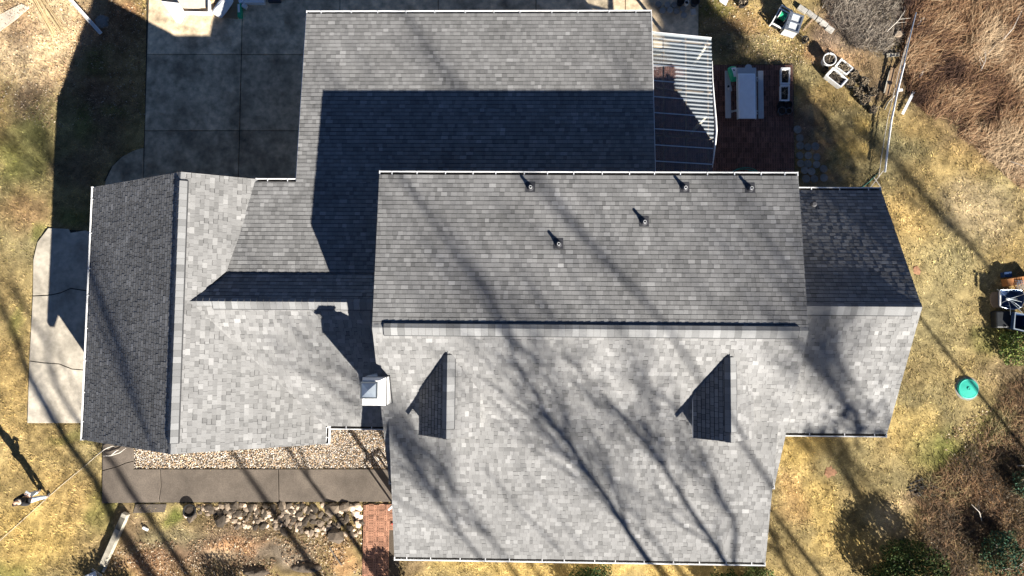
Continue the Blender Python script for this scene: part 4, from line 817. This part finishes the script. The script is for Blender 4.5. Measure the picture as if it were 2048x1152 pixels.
# left side: wire, twigs, timber, bamboo
MB().tube([G(u, v, .03 + .012 * math.sin(i * 2.)) for i, (u, v) in enumerate([(-60, 1130), (0, 1081), (50, 1036), (101, 990), (133, 962), (164, 937), (197, 908), (216, 894)])], .007, 5).build('ground_wire', M['wire'], None, 'long pale wire stretched across the lawn past the person', 'wire')
tw = MB()
for pl in ([(197, 908), (210, 898), (222, 893), (230, 892)], [(206, 912), (222, 911), (240, 905), (252, 896)], [(222, 911), (232, 902), (238, 900)]): tw.tube([G(u, v, .15) for u, v in pl], [.018] * (len(pl) - 1) + [.006], 5)
tw.build('fallen_branch', M['twig'], None, 'bleached forked branch lying at the corner of the left wing', 'branch')
a, b = P3(249, 1028, .22), P3(203, 1132, .22); tb = MB(); tb.bar(a - (0, 0, .11), b - (0, 0, .11), .25, .22, .8); o = tb.build('timber', M['wood'], None, 'weathered landscape timber with a dark stain below the walkway end', 'timber'); m_ = o.modifiers.new('edge', 'BEVEL'); m_.width = .02
d = (b - a) / np.linalg.norm(b - a); MB().box((a + (b - a) * .19) + np.array([0, 0, -.002]), (.2, .5, .01), np.stack([np.array([-d[1], d[0], 0]), d, np.array([0, 0, 1.])], 1), .25).build('stain', M['wood'], o)
stick('wood_splinter', (218, 1119), (206, 1144), .1, .04, 'wood', 'split piece of timber beside the lower end of the landscape timber', 'timber piece', .05, tone=1.3); stick('grey_board', (184, 1138), (204, 1152), .08, .04, 'wood', 'grey board at the bottom edge below the landscape timber', 'board', .06); stick('plastic_sheet', (172, 1156), (192, 1147), .2, .05, 'wplas', 'pale panel corner at the bottom edge left of the grey board', 'panel', .1); stick('white_block', (286, 1055), (296, 1060), .09, .06, 'wplas', 'small white block on the leaf litter right of the timber', 'block', .05)
stick('dark_branch', (660, 1095), (684, 1131), .05, .05, 'bark', 'dark broken branch in the dirt left of the brick path', 'branch', .05, round_=True, mid=[(668, 1110)])
for i in range(16):
    t = i / 15; a0_ = (60 + 22 * t + R_(-2, 2), -8 + R_(-6, 4)); b0_ = (102 + 28 * t + R_(-3, 3), 78 - 24 * t + R_(-8, 6))
    stick('bamboo_pole', a0_, b0_, R_(.022, .04), .03, 'bamboo', 'dry bamboo pole in the loose heap on the sunlit leaves', 'bamboo pole', .05 + .03 * (i % 3), 'bamboo poles in a heap', R_(.8, 1.3), True)
A, B = P3(135, -8, .15), P3(201, 66, .15); d, nn, L_ = frame(A.copy(), B.copy()); tr_ = MB(); tr_.bar(A - (0, 0, .04), B - (0, 0, .04), .13, .02); tr_.bar(A + nn * .06, B + nn * .06, .015, .09); tr_.bar(A - nn * .06, B - nn * .06, .015, .09); tr_.build('gutter_length', M['wplas'], None, 'loose length of white gutter pointing into the shadow of the left wing', 'gutter length')
MB().prism(GP([(-20, 40), (44, 8), (60, 16), (30, 42), (-20, 78)]), .02, .035).build('pale_strip', M['cream'], None, 'pale flat strip spread on the leaves at the left edge', 'canvas')  # thin cream polygon lying flat on the ground
mb = MB(); c = P3(204, 43); mb.lathe(c, [(.3, -.02), (.26, .03), (.12, .05), (.001, .05)], 11, .7); mb.v = [(c[0] + (x - c[0]) * (1 + .22 * math.sin(i * 2.1)), y, z) for i, (x, y, z) in enumerate(mb.v)]; mb.build('ash_patch', M['paver'], None, 'flat grey stone beside the end of the loose white gutter', 'stone')
# things unloaded on the driveway
def sheet(name, px, z, th, mat, label, cat, tone=1.): return MB().prism(GP(px, z), z - th, z, tone).build(name, M[mat], None, label, cat)
sheet('cardboard_sheet', [(430, -14), (480, -14), (475, 38), (440, 34), (424, 20)], .062, .01, 'card', 'brown cardboard sheet under the white things on the driveway', 'cardboard', .8)
sheet('canvas_sheet', [(340, -14), (440, -14), (425, 10), (393, 18), (370, 18), (355, 8)], .075, .015, 'cream', 'cream canvas drop cloth on the driveway top', 'drop cloth')
sheet('plastic_sheet', [(322, 2), (358, 6), (371, 26), (361, 45), (352, 44), (330, 12)], .2, .05, 'wplas', 'tilted white panel at the left of the driveway pile', 'panel')
stick('white_board', (371, 26), (424, 27), .13, .05, 'wplas', 'long white board lying across the driveway pile', 'board', .14); stick('white_board', (419, -6), (419, 24), .1, .05, 'wplas', 'upright white board meeting the long white board on the driveway', 'board', .2)
pillow('white_sack', P3(449, 16, .07), .55, .95, .3, -.6, [M['wplas']], 'bulky white sack on the cardboard sheet of the driveway', 'sack', None, 8); pillow('tan_cushion', P3(428, 2, .07), .28, .3, .18, .2, [M['card']], 'tan cushion between the white boards and the white sack', 'cushion', None, 4)
A = P3(479, 21, .2); mb = MB().box((A[0], A[1], .13), (.15, .55, .2), rotz(.06)); o = mb.build('paint_carton', M['green'], None, 'narrow green and white carton on the driveway joint', 'carton'); MB().box((A[0] - .02, A[1] + .08, .232), (.09, .34, .006), rotz(.06)).build('carton_print', M['wplas'], o)
A = P3(488, 11, .2); MB().box((A[0], A[1], .12), (.19, .17, .16), rotz(-.5)).build('white_carton', M['wplas'], None, 'small white carton turned at an angle beside the green carton', 'carton', None)
A = P3(508, -1, .2); o = MB().box((A[0], A[1], .15), (.85, .32, .22)).build('white_chest', M['wplas'], None, 'long white chest at the top edge of the driveway', 'chest'); A = P3(548, -3, .2); MB().box((A[0], A[1], .12), (.5, .24, .16)).build('grey_crate', M['lead'], None, 'dark grey crate right of the white chest on the driveway', 'crate'); A = P3(482, 2, .2); MB().box((A[0], A[1], .12), (.2, .14, .16), rotz(.4)).build('teal_carton', M['cloth'], None, 'pale blue carton between the white chest and the sack', 'carton')
sheet('plastic_sheet', [(1434, -12), (1462, -12), (1452, 11), (1440, 3)], .15, .03, 'wplas', 'bent white panel on the grass at the top edge right of the pavers', 'panel')
# low dark heaps in the bottom bed
def heap(name, u, v, ru, rv, h, mat, label, cat, seed, tone=1.):
    c = P3(u, v); n = 22; mb = MB(); vs = []; a = ru * .0195; b = rv * .0195
    for j in range(n + 1):
        for i in range(n + 1):
            s, t = i / n * 2 - 1, j / n * 2 - 1; x, y = c[0] + s * a, c[1] + t * b; e = max(0, 1 - (s * s + t * t)); vs.append((x, y, -.03 + (e ** .5) * .05 + e * h * (.2 + 1.3 * float(fbm(x, y, 3.5, seed, 3)))))
    mb.add(vs, [(j * (n + 1) + i, j * (n + 1) + i + 1, (j + 1) * (n + 1) + i + 1, (j + 1) * (n + 1) + i) for j in range(n) for i in range(n)], tone); return mb.build(name, M[mat], None, label, cat)
heap('dark_heap', 512, 1143, 30, 11, .16, 'soil', 'low dark heap at the bottom edge of the dirt bed, farther from the brick path', 'soil heap', 9, 1.6); heap('dark_heap', 612, 1135, 34, 11, .14, 'soil', 'low dark heap in the dirt bed, nearer the brick path', 'soil heap', 13, 1.9)
# ------------------------------------------------------------------ person
def skin_obj(name, joints, edges, mat, parent, sub=2, label=None):
    me = bpy.data.meshes.new(name); base = org(parent); me.from_pydata([tuple(np.array(j[0]) - base) for j in joints], edges, []); o = bpy.data.objects.new(name, me); COL.objects.link(o); o.parent = parent
    me.materials.append(mat); md = o.modifiers.new('skin', 'SKIN'); md.use_smooth_shade = True
    for i, j in enumerate(joints):
        r = j[1]; me.skin_vertices[0].data[i].radius = r if hasattr(r, '__len__') else (r, r)
    me.skin_vertices[0].data[0].use_root = True; s = o.modifiers.new('sub', 'SUBSURF'); s.levels = s.render_levels = sub; return o
fc = P3(88, 987); per = thing('person', fc, 'person in a black jacket and pale jeans standing on the lawn holding a controller', 'person'); face = math.radians(62); Rp = rotz(face - math.pi / 2)
def B3(x, y, z): return tuple(Rp @ np.array([x, y, z]) + fc)      # x right, y forward
J = [((B3(0, 0, .9)), (.12, .1)), (B3(0, .0, 1.1), (.115, .09)), (B3(0, .01, 1.28), (.14, .1)), (B3(0, .0, 1.38), .06), (B3(0, .02, 1.44), .052), (B3(0, .035, 1.53), (.072, .088)), (B3(0, .03, 1.61), (.066, .078)),
     (B3(-.17, 0, 1.32), .055), (B3(-.24, -.03, 1.08), .042), (B3(-.12, .2, 1.05), .032), (B3(-.07, .26, 1.07), .035), (B3(.17, 0, 1.32), .055), (B3(.24, -.03, 1.08), .042), (B3(.12, .2, 1.05), .032), (B3(.07, .26, 1.07), .035),
     (B3(-.1, 0, .82), .09), (B3(-.16, .03, .46), .06), (B3(-.2, -.02, .08), .042), (B3(-.2, .12, .04), .04), (B3(.1, 0, .82), .09), (B3(.16, .03, .46), .06), (B3(.2, -.02, .08), .042), (B3(.2, .12, .04), .04)]
Eb = [(0, 1), (1, 2), (2, 3), (3, 4), (4, 5), (5, 6), (2, 7), (7, 8), (8, 9), (9, 10), (2, 11), (11, 12), (12, 13), (13, 14), (0, 15), (15, 16), (16, 17), (17, 18), (0, 19), (19, 20), (20, 21), (21, 22)]
skin_obj('body', J, Eb, M['skin'], per)
g = .028; jk = [(J[i][0], tuple(np.array(J[i][1] if hasattr(J[i][1], '__len__') else (J[i][1],) * 2) + g)) for i in (0, 1, 2, 3, 7, 8, 9, 11, 12, 13)]
skin_obj('jacket', jk, [(0, 1), (1, 2), (2, 3), (2, 4), (4, 5), (5, 6), (2, 7), (7, 8), (8, 9)], M['jacket'], per)
jn = [(B3(0, 0, .93), (.145, .125)), (J[15][0], .115), (J[16][0], .085), (B3(-.2, -.01, .12), .066), (J[19][0], .115), (J[20][0], .085), (B3(.2, -.01, .12), .066)]
skin_obj('jeans', jn, [(0, 1), (1, 2), (2, 3), (0, 4), (4, 5), (5, 6)], M['denim'], per)
for s in (-1, 1): skin_obj('shoe', [(B3(s * .2, -.04, .06), .055), (B3(s * .2, .06, .05), .052), (B3(s * .2, .17, .04), .04)], [(0, 1), (1, 2)], M['shoe'], per)
skin_obj('hair', [(B3(0, -.02, 1.60), (.088, .095)), (B3(0, -.06, 1.52), (.082, .07)), (B3(0, -.08, 1.42), (.075, .05)), (B3(0, -.09, 1.3), (.06, .035))], [(0, 1), (1, 2), (2, 3)], M['hair'], per)
skin_obj('scarf', [(B3(-.11, .02, 1.385), .042), (B3(0, .1, 1.36), .042), (B3(.11, .02, 1.385), .042), (B3(0, -.06, 1.4), .04)], [(0, 1), (1, 2), (2, 3), (3, 0)], M['cream'], per)
for s in (-1, 1):
    for k in range(4): b0 = np.array(B3(s * .07, .27, 1.075)); skin_obj('finger', [(tuple(b0), .011), (B3(s * (.05 - .0), .29 - .018 * k, 1.10), .010), (B3(s * .02, .285 - .018 * k, 1.105), .008)], [(0, 1), (1, 2)], M['skin'], per, 1)
    skin_obj('thumb', [(B3(s * .075, .25, 1.08), .012), (B3(s * .05, .235, 1.115), .011), (B3(s * .03, .245, 1.12), .009)], [(0, 1), (1, 2)], M['skin'], per, 1)
    MB().lathe(B3(s * .026, .115, 1.565), [(.001, -.009), (.009, 0), (.001, .009)], 8).build('eye', M['hair'], per)
o = MB().box(B3(0, .3, 1.085), (.2, .12, .03), Rp).build('remote_controller', M['greyp'], None, 'small grey remote controller held by the person', 'controller')
# ------------------------------------------------------------------ shrubs and brush
def leaf_quads(C, size, cols, seed, up=.4):
    rs = np.random.RandomState(seed); n = len(C); d1 = rs.normal(size=(n, 3)); d1 /= np.linalg.norm(d1, axis=1, keepdims=True); d2 = rs.normal(size=(n, 3)); d2 -= d1 * (d1 * d2).sum(1, keepdims=True); d2 /= np.linalg.norm(d2, axis=1, keepdims=True)
    s = rs.uniform(.6, 1.3, (n, 1)) * size; V = np.stack([C - d1 * s, C + d2 * s * .5, C + d1 * s, C - d2 * s * .5], 1).reshape(-1, 3); F = np.arange(4 * n).reshape(n, 4)
    K = np.array(cols)[rs.randint(0, len(cols), n)] * rs.uniform(.6, 1.4, (n, 1)); return V, F, np.repeat(K, 4, 0)
def shrub(u, v, r, h, n, cols, label, seed, size=.045, name='shrub', cat='shrub', group=None):
    c = P3(u, v); t = thing(name, c, label, cat, group); rs = np.random.RandomState(seed); d = rs.normal(size=(n, 3)); d /= np.linalg.norm(d, axis=1, keepdims=True); q = rs.uniform(.25, 1, (n, 1)) ** .5
    q = q * (.65 + .7 * np.array([vnoise(a[0] * 2 + a[2], a[1] * 2, 1.2, seed) for a in d]))[:, None]
    C = d * q * np.array([r, r, h * .55]) + np.array([0, 0, h * .5]); C = C[C[:, 2] > .02]; V, F, K = leaf_quads(C + c, size, cols, seed); o = fast_mesh('foliage', V, F, M['grass'], colr=K, kind=None, parent=t)
    st = MB()
    for i in range(9): a = i * .7; st.tube([(c[0], c[1], 0), (c[0] + .3 * r * math.cos(a), c[1] + .3 * r * math.sin(a), h * .4), (c[0] + .75 * r * math.cos(a + .3), c[1] + .75 * r * math.sin(a + .3), h * .75)], [.025, .015, .005], 4)
    st.build('stem', M['bark'], t); return t
EV = [(.035, .065, .02), (.05, .08, .025), (.02, .04, .015), (.07, .09, .03)]
shrub(1183, 1172, .95, 1.1, 5200, EV, 'dark evergreen shrub against the front of the house, under the middle of the gutter', 3); shrub(1452, 1174, .9, 1.0, 4800, EV, 'dark evergreen shrub under the right part of the front gutter', 5); shrub(1512, 1165, .75, .8, 3200, [(.12, .16, .05), (.09, .13, .04), (.16, .17, .07)], 'lighter green shrub at the right front corner of the house', 7); shrub(800, 1178, .6, .9, 2400, EV, 'dark shrub at the front corner beside the brick path', 9)
shrub(1800, 1142, 1.35, 1.3, 9500, EV + [(.09, .1, .03)], 'large dark green bush at the bottom right of the lawn', 11, .05); shrub(1990, 1098, .85, .9, 3000, [(.04, .09, .06), (.05, .1, .05), (.1, .09, .04)], 'low bluish green shrub with orange leaves in the lower right brush', 13); shrub(2042, 965, .6, .7, 1500, [(.04, .08, .05), (.08, .08, .04)], 'small dark shrub at the right edge above the lower right brush', 15)
shrub(2025, 690, .7, .6, 2600, [(.13, .19, .05), (.2, .22, .06), (.09, .13, .04)], 'bright green weedy clump below the black tarp bundle', 17); shrub(242, 1205, 1.0, .95, 4200, EV, 'rounded evergreen just beyond the lower left edge of the lawn', 21); shrub(490, 1228, .9, 1.15, 4200, EV, 'rounded evergreen just beyond the bottom edge below the dirt bed', 23)
def strands(n, P, az, spread, ln, z0, w, cols, name, label, seed, clump=.5, cat='brush'):
    rs = np.random.RandomState(seed); P = np.array(P); lo, hi = P.min(0), P.max(0); m = n * 4; x = rs.uniform(lo[0], hi[0], m); y = rs.uniform(lo[1], hi[1], m)
    k = inpoly(x, y, P) & (fbm(x, y, 1.1, seed) + rs.uniform(-.15, .15, m) > clump - .12); x, y = x[k][:n], y[k][:n]; n = len(x)
    base = fbm(x, y, .55, seed + 7); a = az + (fbm(x, y, .8, seed + 3) - .5) * 2.2 + rs.normal(0, spread, n); L_ = rs.uniform(.5, 1.2, n) * ln; h = rs.uniform(.1, 1., n) * ln * .55; d = np.stack([np.cos(a), np.sin(a)], 1); s = np.stack([-d[:, 1], d[:, 0]], 1); V = []
    bend = rs.normal(0, .12, n)
    for t, ww in ((0, 1.), (.35, .9), (.7, .7), (1., .25)):
        cx = x + d[:, 0] * L_ * t + s[:, 0] * bend * t * t; cy = y + d[:, 1] * L_ * t + s[:, 1] * bend * t * t; z = z0 + h * (1 - (1 - t) ** 2 if True else 0) * (1.25 - .55 * t)
        for sg in (-1, 1): V.append(np.stack([cx + sg * s[:, 0] * w * ww, cy + sg * s[:, 1] * w * ww, z + sg * w * .3], 1))
    V = np.stack(V, 1).reshape(-1, 3); f = np.array([[0, 1, 3, 2], [2, 3, 5, 4], [4, 5, 7, 6]]); F = (f[None] + 8 * np.arange(n)[:, None, None]).reshape(-1, 4)
    cl = np.array(cols); pick_ = np.clip((base * 2.4 - .75) * len(cl) + rs.normal(0, 1.1, n), 0, len(cl) - 1).astype(int); K = cl[pick_] * rs.uniform(.65, 1.35, (n, 1)); return fast_mesh(name, V, F, M['grass'], colr=np.repeat(K, 8, 0), label=label, cat=cat)
BR = GP([(1800, -60), (2110, -60), (2110, 360), (2040, 380), (1950, 300), (1860, 235), (1815, 200), (1800, 120)]); TAN = [(.035, .02, .015), (.06, .034, .024), (.1, .055, .035), (.16, .09, .05), (.24, .14, .075), (.32, .21, .12), (.4, .29, .18)]
strands(34000, BR, .75, .62, .6, .02, .006, TAN, 'dry_brush', 'dry rust brown brush filling the upper right corner', 3, .52)
strands(5200, GP([(1615, -40), (1810, -40), (1810, 60), (1770, 110), (1700, 95), (1660, 40)]), 1.2, 1.6, .4, .02, .006, [(.07, .058, .048), (.13, .105, .085), (.2, .165, .13), (.3, .26, .21)], 'grey_brush', 'grey twiggy brush left of the poles', 5, .3)
strands(9000, GP([(1850, 960), (1960, 880), (2010, 780), (2080, 740), (2080, 1190), (1880, 1190), (1830, 1060)]), 2.3, 1.4, .42, .02, .0065, [(.06, .045, .03), (.14, .085, .05), (.22, .13, .07), (.28, .2, .1), (.2, .17, .08)], 'thicket', 'tangled brown thicket along the lower right edge', 7, .42)
for i, (u, v, az, L_) in enumerate([(1990, 95, .95, 1.4), (2005, 320, -.6, 1.2), (1955, 150, 1.5, .8), (1990, 1140, .5, 1.2), (1770, 66, .8, .8), (2030, 930, 0.1, 1.2), (1960, 1040, 2.2, 1.0)]):
    c = P3(u, v); mb = MB(); mb.tube([c + (0, 0, .1), c + np.array([math.cos(az) * L_ * .5, math.sin(az) * L_ * .5, .45]), c + np.array([math.cos(az + .12) * L_, math.sin(az + .12) * L_, .6])], [.016, .012, .004], 4)
    for k in range(4): t = .25 + k * .18; b = c + np.array([math.cos(az) * L_ * t, math.sin(az) * L_ * t, .1 + .6 * t]); aa = az + R_(.5, 1.) * random.choice((-1, 1)); mb.tube([b, b + np.array([math.cos(aa) * .35, math.sin(aa) * .35, .12])], [.008, .003], 3)
    mb.build('dead_branch', M['twig'], None, ['pale dead branch standing up in the upper part of the brown brush', 'pale forked dead branch at the lower edge of the brown brush', 'short thin dead branch in the middle of the brown brush', 'pale dead branch at the bottom right corner', 'bleached dead branch in the grey brush left of the poles', 'pale dead branch at the right edge above the thicket', 'thin dead branch beside the bluish green shrub'][i], 'dead branch')
# ------------------------------------------------------------------ grass and leaf litter
rs = np.random.RandomState(5); n = 260000; x = rs.uniform(-22, 20.5, n); y = rs.uniform(-10.6, 14, n); k = ~house_in[0, 0] & np.ones(n, bool)
for P_ in HARD: k &= ~inpoly(x, y, P_)
k &= ~((x > -15.2) & (x < 12.0) & (y > -3.2) & (y < 4.6)); BED = GP([(240, 1085), (725, 1065), (725, 1170), (200, 1170)]); k &= ~(inpoly(x, y, BED) & (rs.rand(n) < .8)); k &= ~(inpoly(x, y, BR) & (rs.rand(n) < .7)); k &= fbm(x, y, 1.4, 7) + rs.uniform(-.2, .2, n) > .36
for u_, v_, r_ in ((1934, 777, .5), (1660, 945, .28), (1834, 541, .2), (1846, 976, .45), (204, 43, .25)):
    c_ = G(u_, v_); k &= np.hypot(x - c_[0], y - c_[1]) > r_
x, y = x[k], y[k]; n = len(x); a = rs.uniform(0, 6.283, n) ; L_ = rs.uniform(.05, .13, n); w = rs.uniform(.008, .016, n); dx_ = np.cos(a); dy_ = np.sin(a)
V = np.stack([np.stack([x - dy_ * w, y + dx_ * w, np.full(n, .0)], 1), np.stack([x + dy_ * w, y - dx_ * w, np.full(n, .0)], 1), np.stack([x + dx_ * L_, y + dy_ * L_, rs.uniform(.03, .085, n)], 1)], 1).reshape(-1, 3)
gc = ground_col(x, y) * rs.uniform(.7, 1.6, (n, 1)) * (.45 + 1.25 * vnoise(x, y, 9., 77))[:, None] * np.stack([np.ones(n), rs.uniform(.93, 1.06, n), rs.uniform(.8, 1.1, n)], 1)
fast_mesh('grass', V, np.arange(3 * n).reshape(n, 3), M['grass'], colr=np.repeat(gc, 3, 0), label='dry tan and greenish winter grass of the yard', cat='grass')
def litter(n, P, seed, size, cols):
    rs = np.random.RandomState(seed); P = np.array(P); lo, hi = P.min(0), P.max(0); x = rs.uniform(lo[0], hi[0], 3 * n); y = rs.uniform(lo[1], hi[1], 3 * n); k = inpoly(x, y, P) & (fbm(x, y, .9, seed) > .40)
    x, y = x[k][:n], y[k][:n]; C = np.stack([x, y, rs.uniform(.02, .06, len(x))], 1); V, F, K = leaf_quads(C, size, cols, seed); V = V.reshape(-1, 4, 3); V[..., 2] = C[:, None, 2] + (V[..., 2] - C[:, None, 2]) * .45; return V.reshape(-1, 3), F, K
LC = [(.3, .19, .11), (.22, .13, .075), (.42, .3, .19), (.14, .085, .055), (.5, .42, .31)]; parts = [litter(5200, BED, 3, .04, LC), litter(5200, GP([(0, -20), (292, -20), (292, 230), (100, 260), (-20, 220)]), 4, .035, LC), litter(4200, GP([(1860, 880), (2070, 760), (2070, 1180), (1840, 1180)]), 5, .045, LC), litter(1700, GP([(1400, 0), (1560, 0), (1640, 130), (1500, 130), (1400, 100)]), 6, .035, LC), litter(900, GP([(365, 1006), (722, 1006), (722, 1075), (420, 1070)]), 8, .035, LC)]
off = 0; Vs, Fs, Ks = [], [], []
for V, F, K in parts: Vs.append(V); Fs.append(F + off); Ks.append(K); off += len(V)
fast_mesh('fallen_leaves', np.concatenate(Vs), np.concatenate(Fs), M['grass'], colr=np.concatenate(Ks), label='scattered brown fallen leaves on the beds and lawn edges', cat='leaves')
# ------------------------------------------------------------------ bare trees south of the house (they stand beyond the picture and throw the long shadows)
SH = np.array([math.sin(SUN_AZ), -math.cos(SUN_AZ)]); TEL = math.tan(SUN_EL)
SURF = {'A': (np.array([0, aYS, aZS]), np.array([0, -kA, 1.])), 'M': (np.array([0, yR, zR]), np.array([0, -kS, 1.])), 'N': (np.array([0, yR, zR]), np.array([0, kN, 1.])), 'R': (np.array([0, rr, rzr]), np.array([0, -krS, 1.])), 'G': (np.zeros(3), np.array([0, 0, 1.])), 'L': (np.array([lr, 0, lzr]), np.array([-kl, 0, 1.])), 'W': (np.zeros(3), np.array([0, 0, 1.]))}
def bare_tree(lines, D, seed, crown=1., label='tall bare tree standing south of the house', pine=0, rt=.16, top=None, ns=17):
    rs = random.Random(seed); u0, v0, s0 = lines[0][0][0][:3]; q0 = onp(u0, v0, *SURF[s0]); base = q0[:2] + SH * D; paths = []
    for pts, r in lines:
        path = []
        for (u, v, s) in pts:
            q = onp(u, v, *SURF[s]); t = (base - q[:2]) @ SH; p = q[:2] + SH * t; path.append(np.array([p[0], p[1], q[2] + t * TEL]))
        paths.append((path, r))
    main = paths[0][0]; t = thing('bare_tree', (base[0], base[1], 0), label, 'tree', 'bare trees south of the house'); f0 = main[0]; foot = np.array([base[0] + (f0[0] - base[0]) * .2, base[1] + (f0[1] - base[1]) * .2, -.1])
    tk = MB(); zt = main[0][2]; r0 = paths[0][1]; tk.tube([foot, foot * .6 + f0 * .4, f0] + main[1:], [rt * 1.25, rt * 1.05, max(r0, .05) * 1.15] + [max(.03, r0 * (1 - .55 * i / len(main))) for i in range(1, len(main))], 8); tk.build('trunk', M['bark'], t)
    cr = MB(); tips = []
    def grow(p, d, L_, r, depth):
        pts = [p]; k = 4; q = p
        for i in range(k): d = unit(d + np.array([rs.gauss(0, .16), rs.gauss(0, .16), .05])); q = q + d * L_ / k; pts.append(q)
        cr.tube(pts, [r * (1 - .6 * i / k) for i in range(k + 1)], 5 if r > .03 else 3, cap=False)
        if depth > 0:
            for i in range(rs.randint(3, 5)): j = rs.randint(1, k); a = rs.uniform(0, 6.28); s = np.array([math.cos(a), math.sin(a), rs.uniform(.2, 1.3)]); grow(pts[j], unit(d * 1.1 + s * .7), L_ * rs.uniform(.45, .7), max(.009, r * .5), depth - 1)
        else: tips.append(q)
    for path, r in paths[1:]: cr.tube(path, [max(.02, r * (1 - .5 * i / len(path))) for i in range(len(path))], 6)
    allp = main + [p for path, _ in paths[1:] for p in path[1:]]; last = main[-1]; d_ = unit(main[-1] - main[-2]) if len(main) > 1 else np.array([0, 0, 1.])
    grow(last, d_, 2.4 * crown, max(.03, r0 * .5), 3)
    for i in range(int(ns * crown)):
        if len(main) > 1: j = rs.uniform(.15, len(main) - 1.001); b = main[int(j)] + (main[int(j) + 1] - main[int(j)]) * (j % 1)
        else: b = main[0] + np.array([0, 0, rs.uniform(-3, 3)])
        a = rs.uniform(0, 6.28); grow(b, unit(np.array([math.cos(a), math.sin(a), rs.uniform(.8, 2.6)])), rs.uniform(1.4, 3.4) * crown, rs.uniform(.02, .045), 2)
    cr.build('branches', M['bark'], t)
    if pine:
        C = np.array([q + np.array([rs.gauss(0, .5), rs.gauss(0, .5), rs.gauss(0, .3)]) for q in tips for _ in range(pine)]); V, F, K = leaf_quads(C, .16, EV, seed); fast_mesh('needles', V, F, M['grass'], colr=K, kind=None, parent=t) and None
    return t
for o_ in ():
    pass
A_ = lambda *p: [(u, v, 'A') for u, v in p]; M_ = lambda *p: [(u, v, 'M') for u, v in p]; Gd = lambda *p: [(u, v, 'G') for u, v in p]
bare_tree([(A_((1294, 1118), (1257, 1065), (1217, 1001), (1171, 938), (1134, 881), (1104, 845)) + M_((1074, 791), (1054, 768), (1024, 717)), .105), (A_((1267, 1085), (1238, 1000), (1221, 941), (1214, 895), (1224, 850)), .03), (A_((1217, 1001), (1170, 975), (1120, 925)), .025)], 16, 1)
bare_tree([(A_((1447, 1121), (1424, 1081), (1384, 1025), (1334, 945), (1307, 901), (1277, 868)) + M_((1237, 818), (1197, 785)), .095), (A_((1374, 1015), (1317, 1001), (1224, 961)), .025), (A_((1334, 945), (1280, 880), (1255, 850)), .03)], 18, 2)
bare_tree([(A_((1466, 1121), (1471, 1061), (1464, 1031), (1437, 988), (1417, 941), (1394, 888)) + M_((1374, 835), (1324, 795)), .085)], 21, 3, .8)
bare_tree([(A_((960, 1116), (900, 1040), (860, 975), (820, 920)), .05), (A_((1120, 1100), (1040, 1020), (960, 925)), .04)], 24, 4, 1.0, ns=20)
bare_tree([(A_((1010, 1116), (930, 1010), (850, 900)), .04), (A_((1180, 1110), (1080, 990), (1010, 890)), .03)], 30, 16, .75, ns=18)
bare_tree([(A_((1330, 1110), (1250, 1000), (1180, 900)) + M_((1120, 800), (1060, 715)), .03)], 27, 17, 1.0, ns=16)
bare_tree([([(1330, 650, 'N'), (1240, 545, 'N'), (1150, 450, 'N')], .05), ([(1110, 640, 'N'), (1040, 550, 'N')], .045)], 33, 18, .6, ns=12, rt=.1)
bare_tree([([(1720, 870, 'R'), (1660, 760, 'R'), (1640, 700, 'R')], .05), ([(1760, 860, 'R'), (1700, 760, 'R'), (1680, 690, 'R')], .03)], 34, 5, 1.2, ns=46, rt=.1)
bare_tree([(Gd((1769, 1041), (1723, 998), (1646, 881)), .1)], 20, 6, 1.0, pine=3)
bare_tree([(Gd((1989, 550), (1939, 487), (1903, 457), (1856, 404)), .12)], 30, 7, 1.1)
bare_tree([(Gd((230, 1045), (207, 995), (187, 955), (140, 891), (100, 828), (57, 747), (33, 684), (0, 600)), .2)], 24, 8, .9, ns=8, rt=.26)
bare_tree([(Gd((253, 968), (230, 928), (157, 841), (133, 805), (110, 768), (90, 677), (57, 631), (30, 571)), .12)], 27, 9, .9, ns=8)
bare_tree([([(1573, 1135, 'G'), (1543, 1055, 'G')], .08)], 22, 10, 1.1)
bare_tree([([(300, 885, 'L'), (270, 800, 'L'), (235, 680, 'L')], .06)], 26, 11, 1.0, ns=20)
bare_tree([(Gd((640, 985), (560, 880)), .07)], 14, 15, .8, ns=14)

# tall pine whose crown shades the brick patio and the rear slope of the right wing
def pine_tree(tip, foot, D, seed, width, label, n=18000):
    q0 = G(*tip); q1 = G(*foot); base = (q0[:2] + SH * ((q1 - q0)[:2] @ SH) * .5) + SH * D; hz = lambda q: ((base - q[:2]) @ SH) * TEL
    z1, z0 = hz(q0), hz(q1); t = thing('pine_tree', (base[0], base[1], 0), label, 'tree'); MB().tube([(base[0], base[1], -.1), (base[0], base[1], z0), (base[0], base[1], z1)], [.07, .06, .03], 8).build('trunk', M['bark'], t)
    rs = np.random.RandomState(seed); br = MB(); C = []
    for i in range(120):
        f = rs.rand() ** .8; z = z1 - (z1 - z0) * f; a = rs.uniform(0, 6.28); L_ = width * (.22 + .78 * f) * rs.uniform(.6, 1.1); e = np.array([base[0] + math.cos(a) * L_, base[1] + math.sin(a) * L_, z + L_ * .12]); b = np.array([base[0], base[1], z]); br.tube([b, e], [.03, .008], 4, cap=False)
        m = int(n / 120); s = rs.uniform(.15, 1.05, (m, 1)); C.append(b + (e - b) * s + rs.normal(0, .16 + .1 * f, (m, 3)))
    br.build('branches', M['bark'], t); V, F, K = leaf_quads(np.concatenate(C), .15, EV, seed); fast_mesh('needles', V, F, M['grass'], colr=K, kind=None, parent=t)
pine_tree((1290, -70), (1620, 440), 30, 41, 2.6, 'tall dense pine standing far south east of the house')
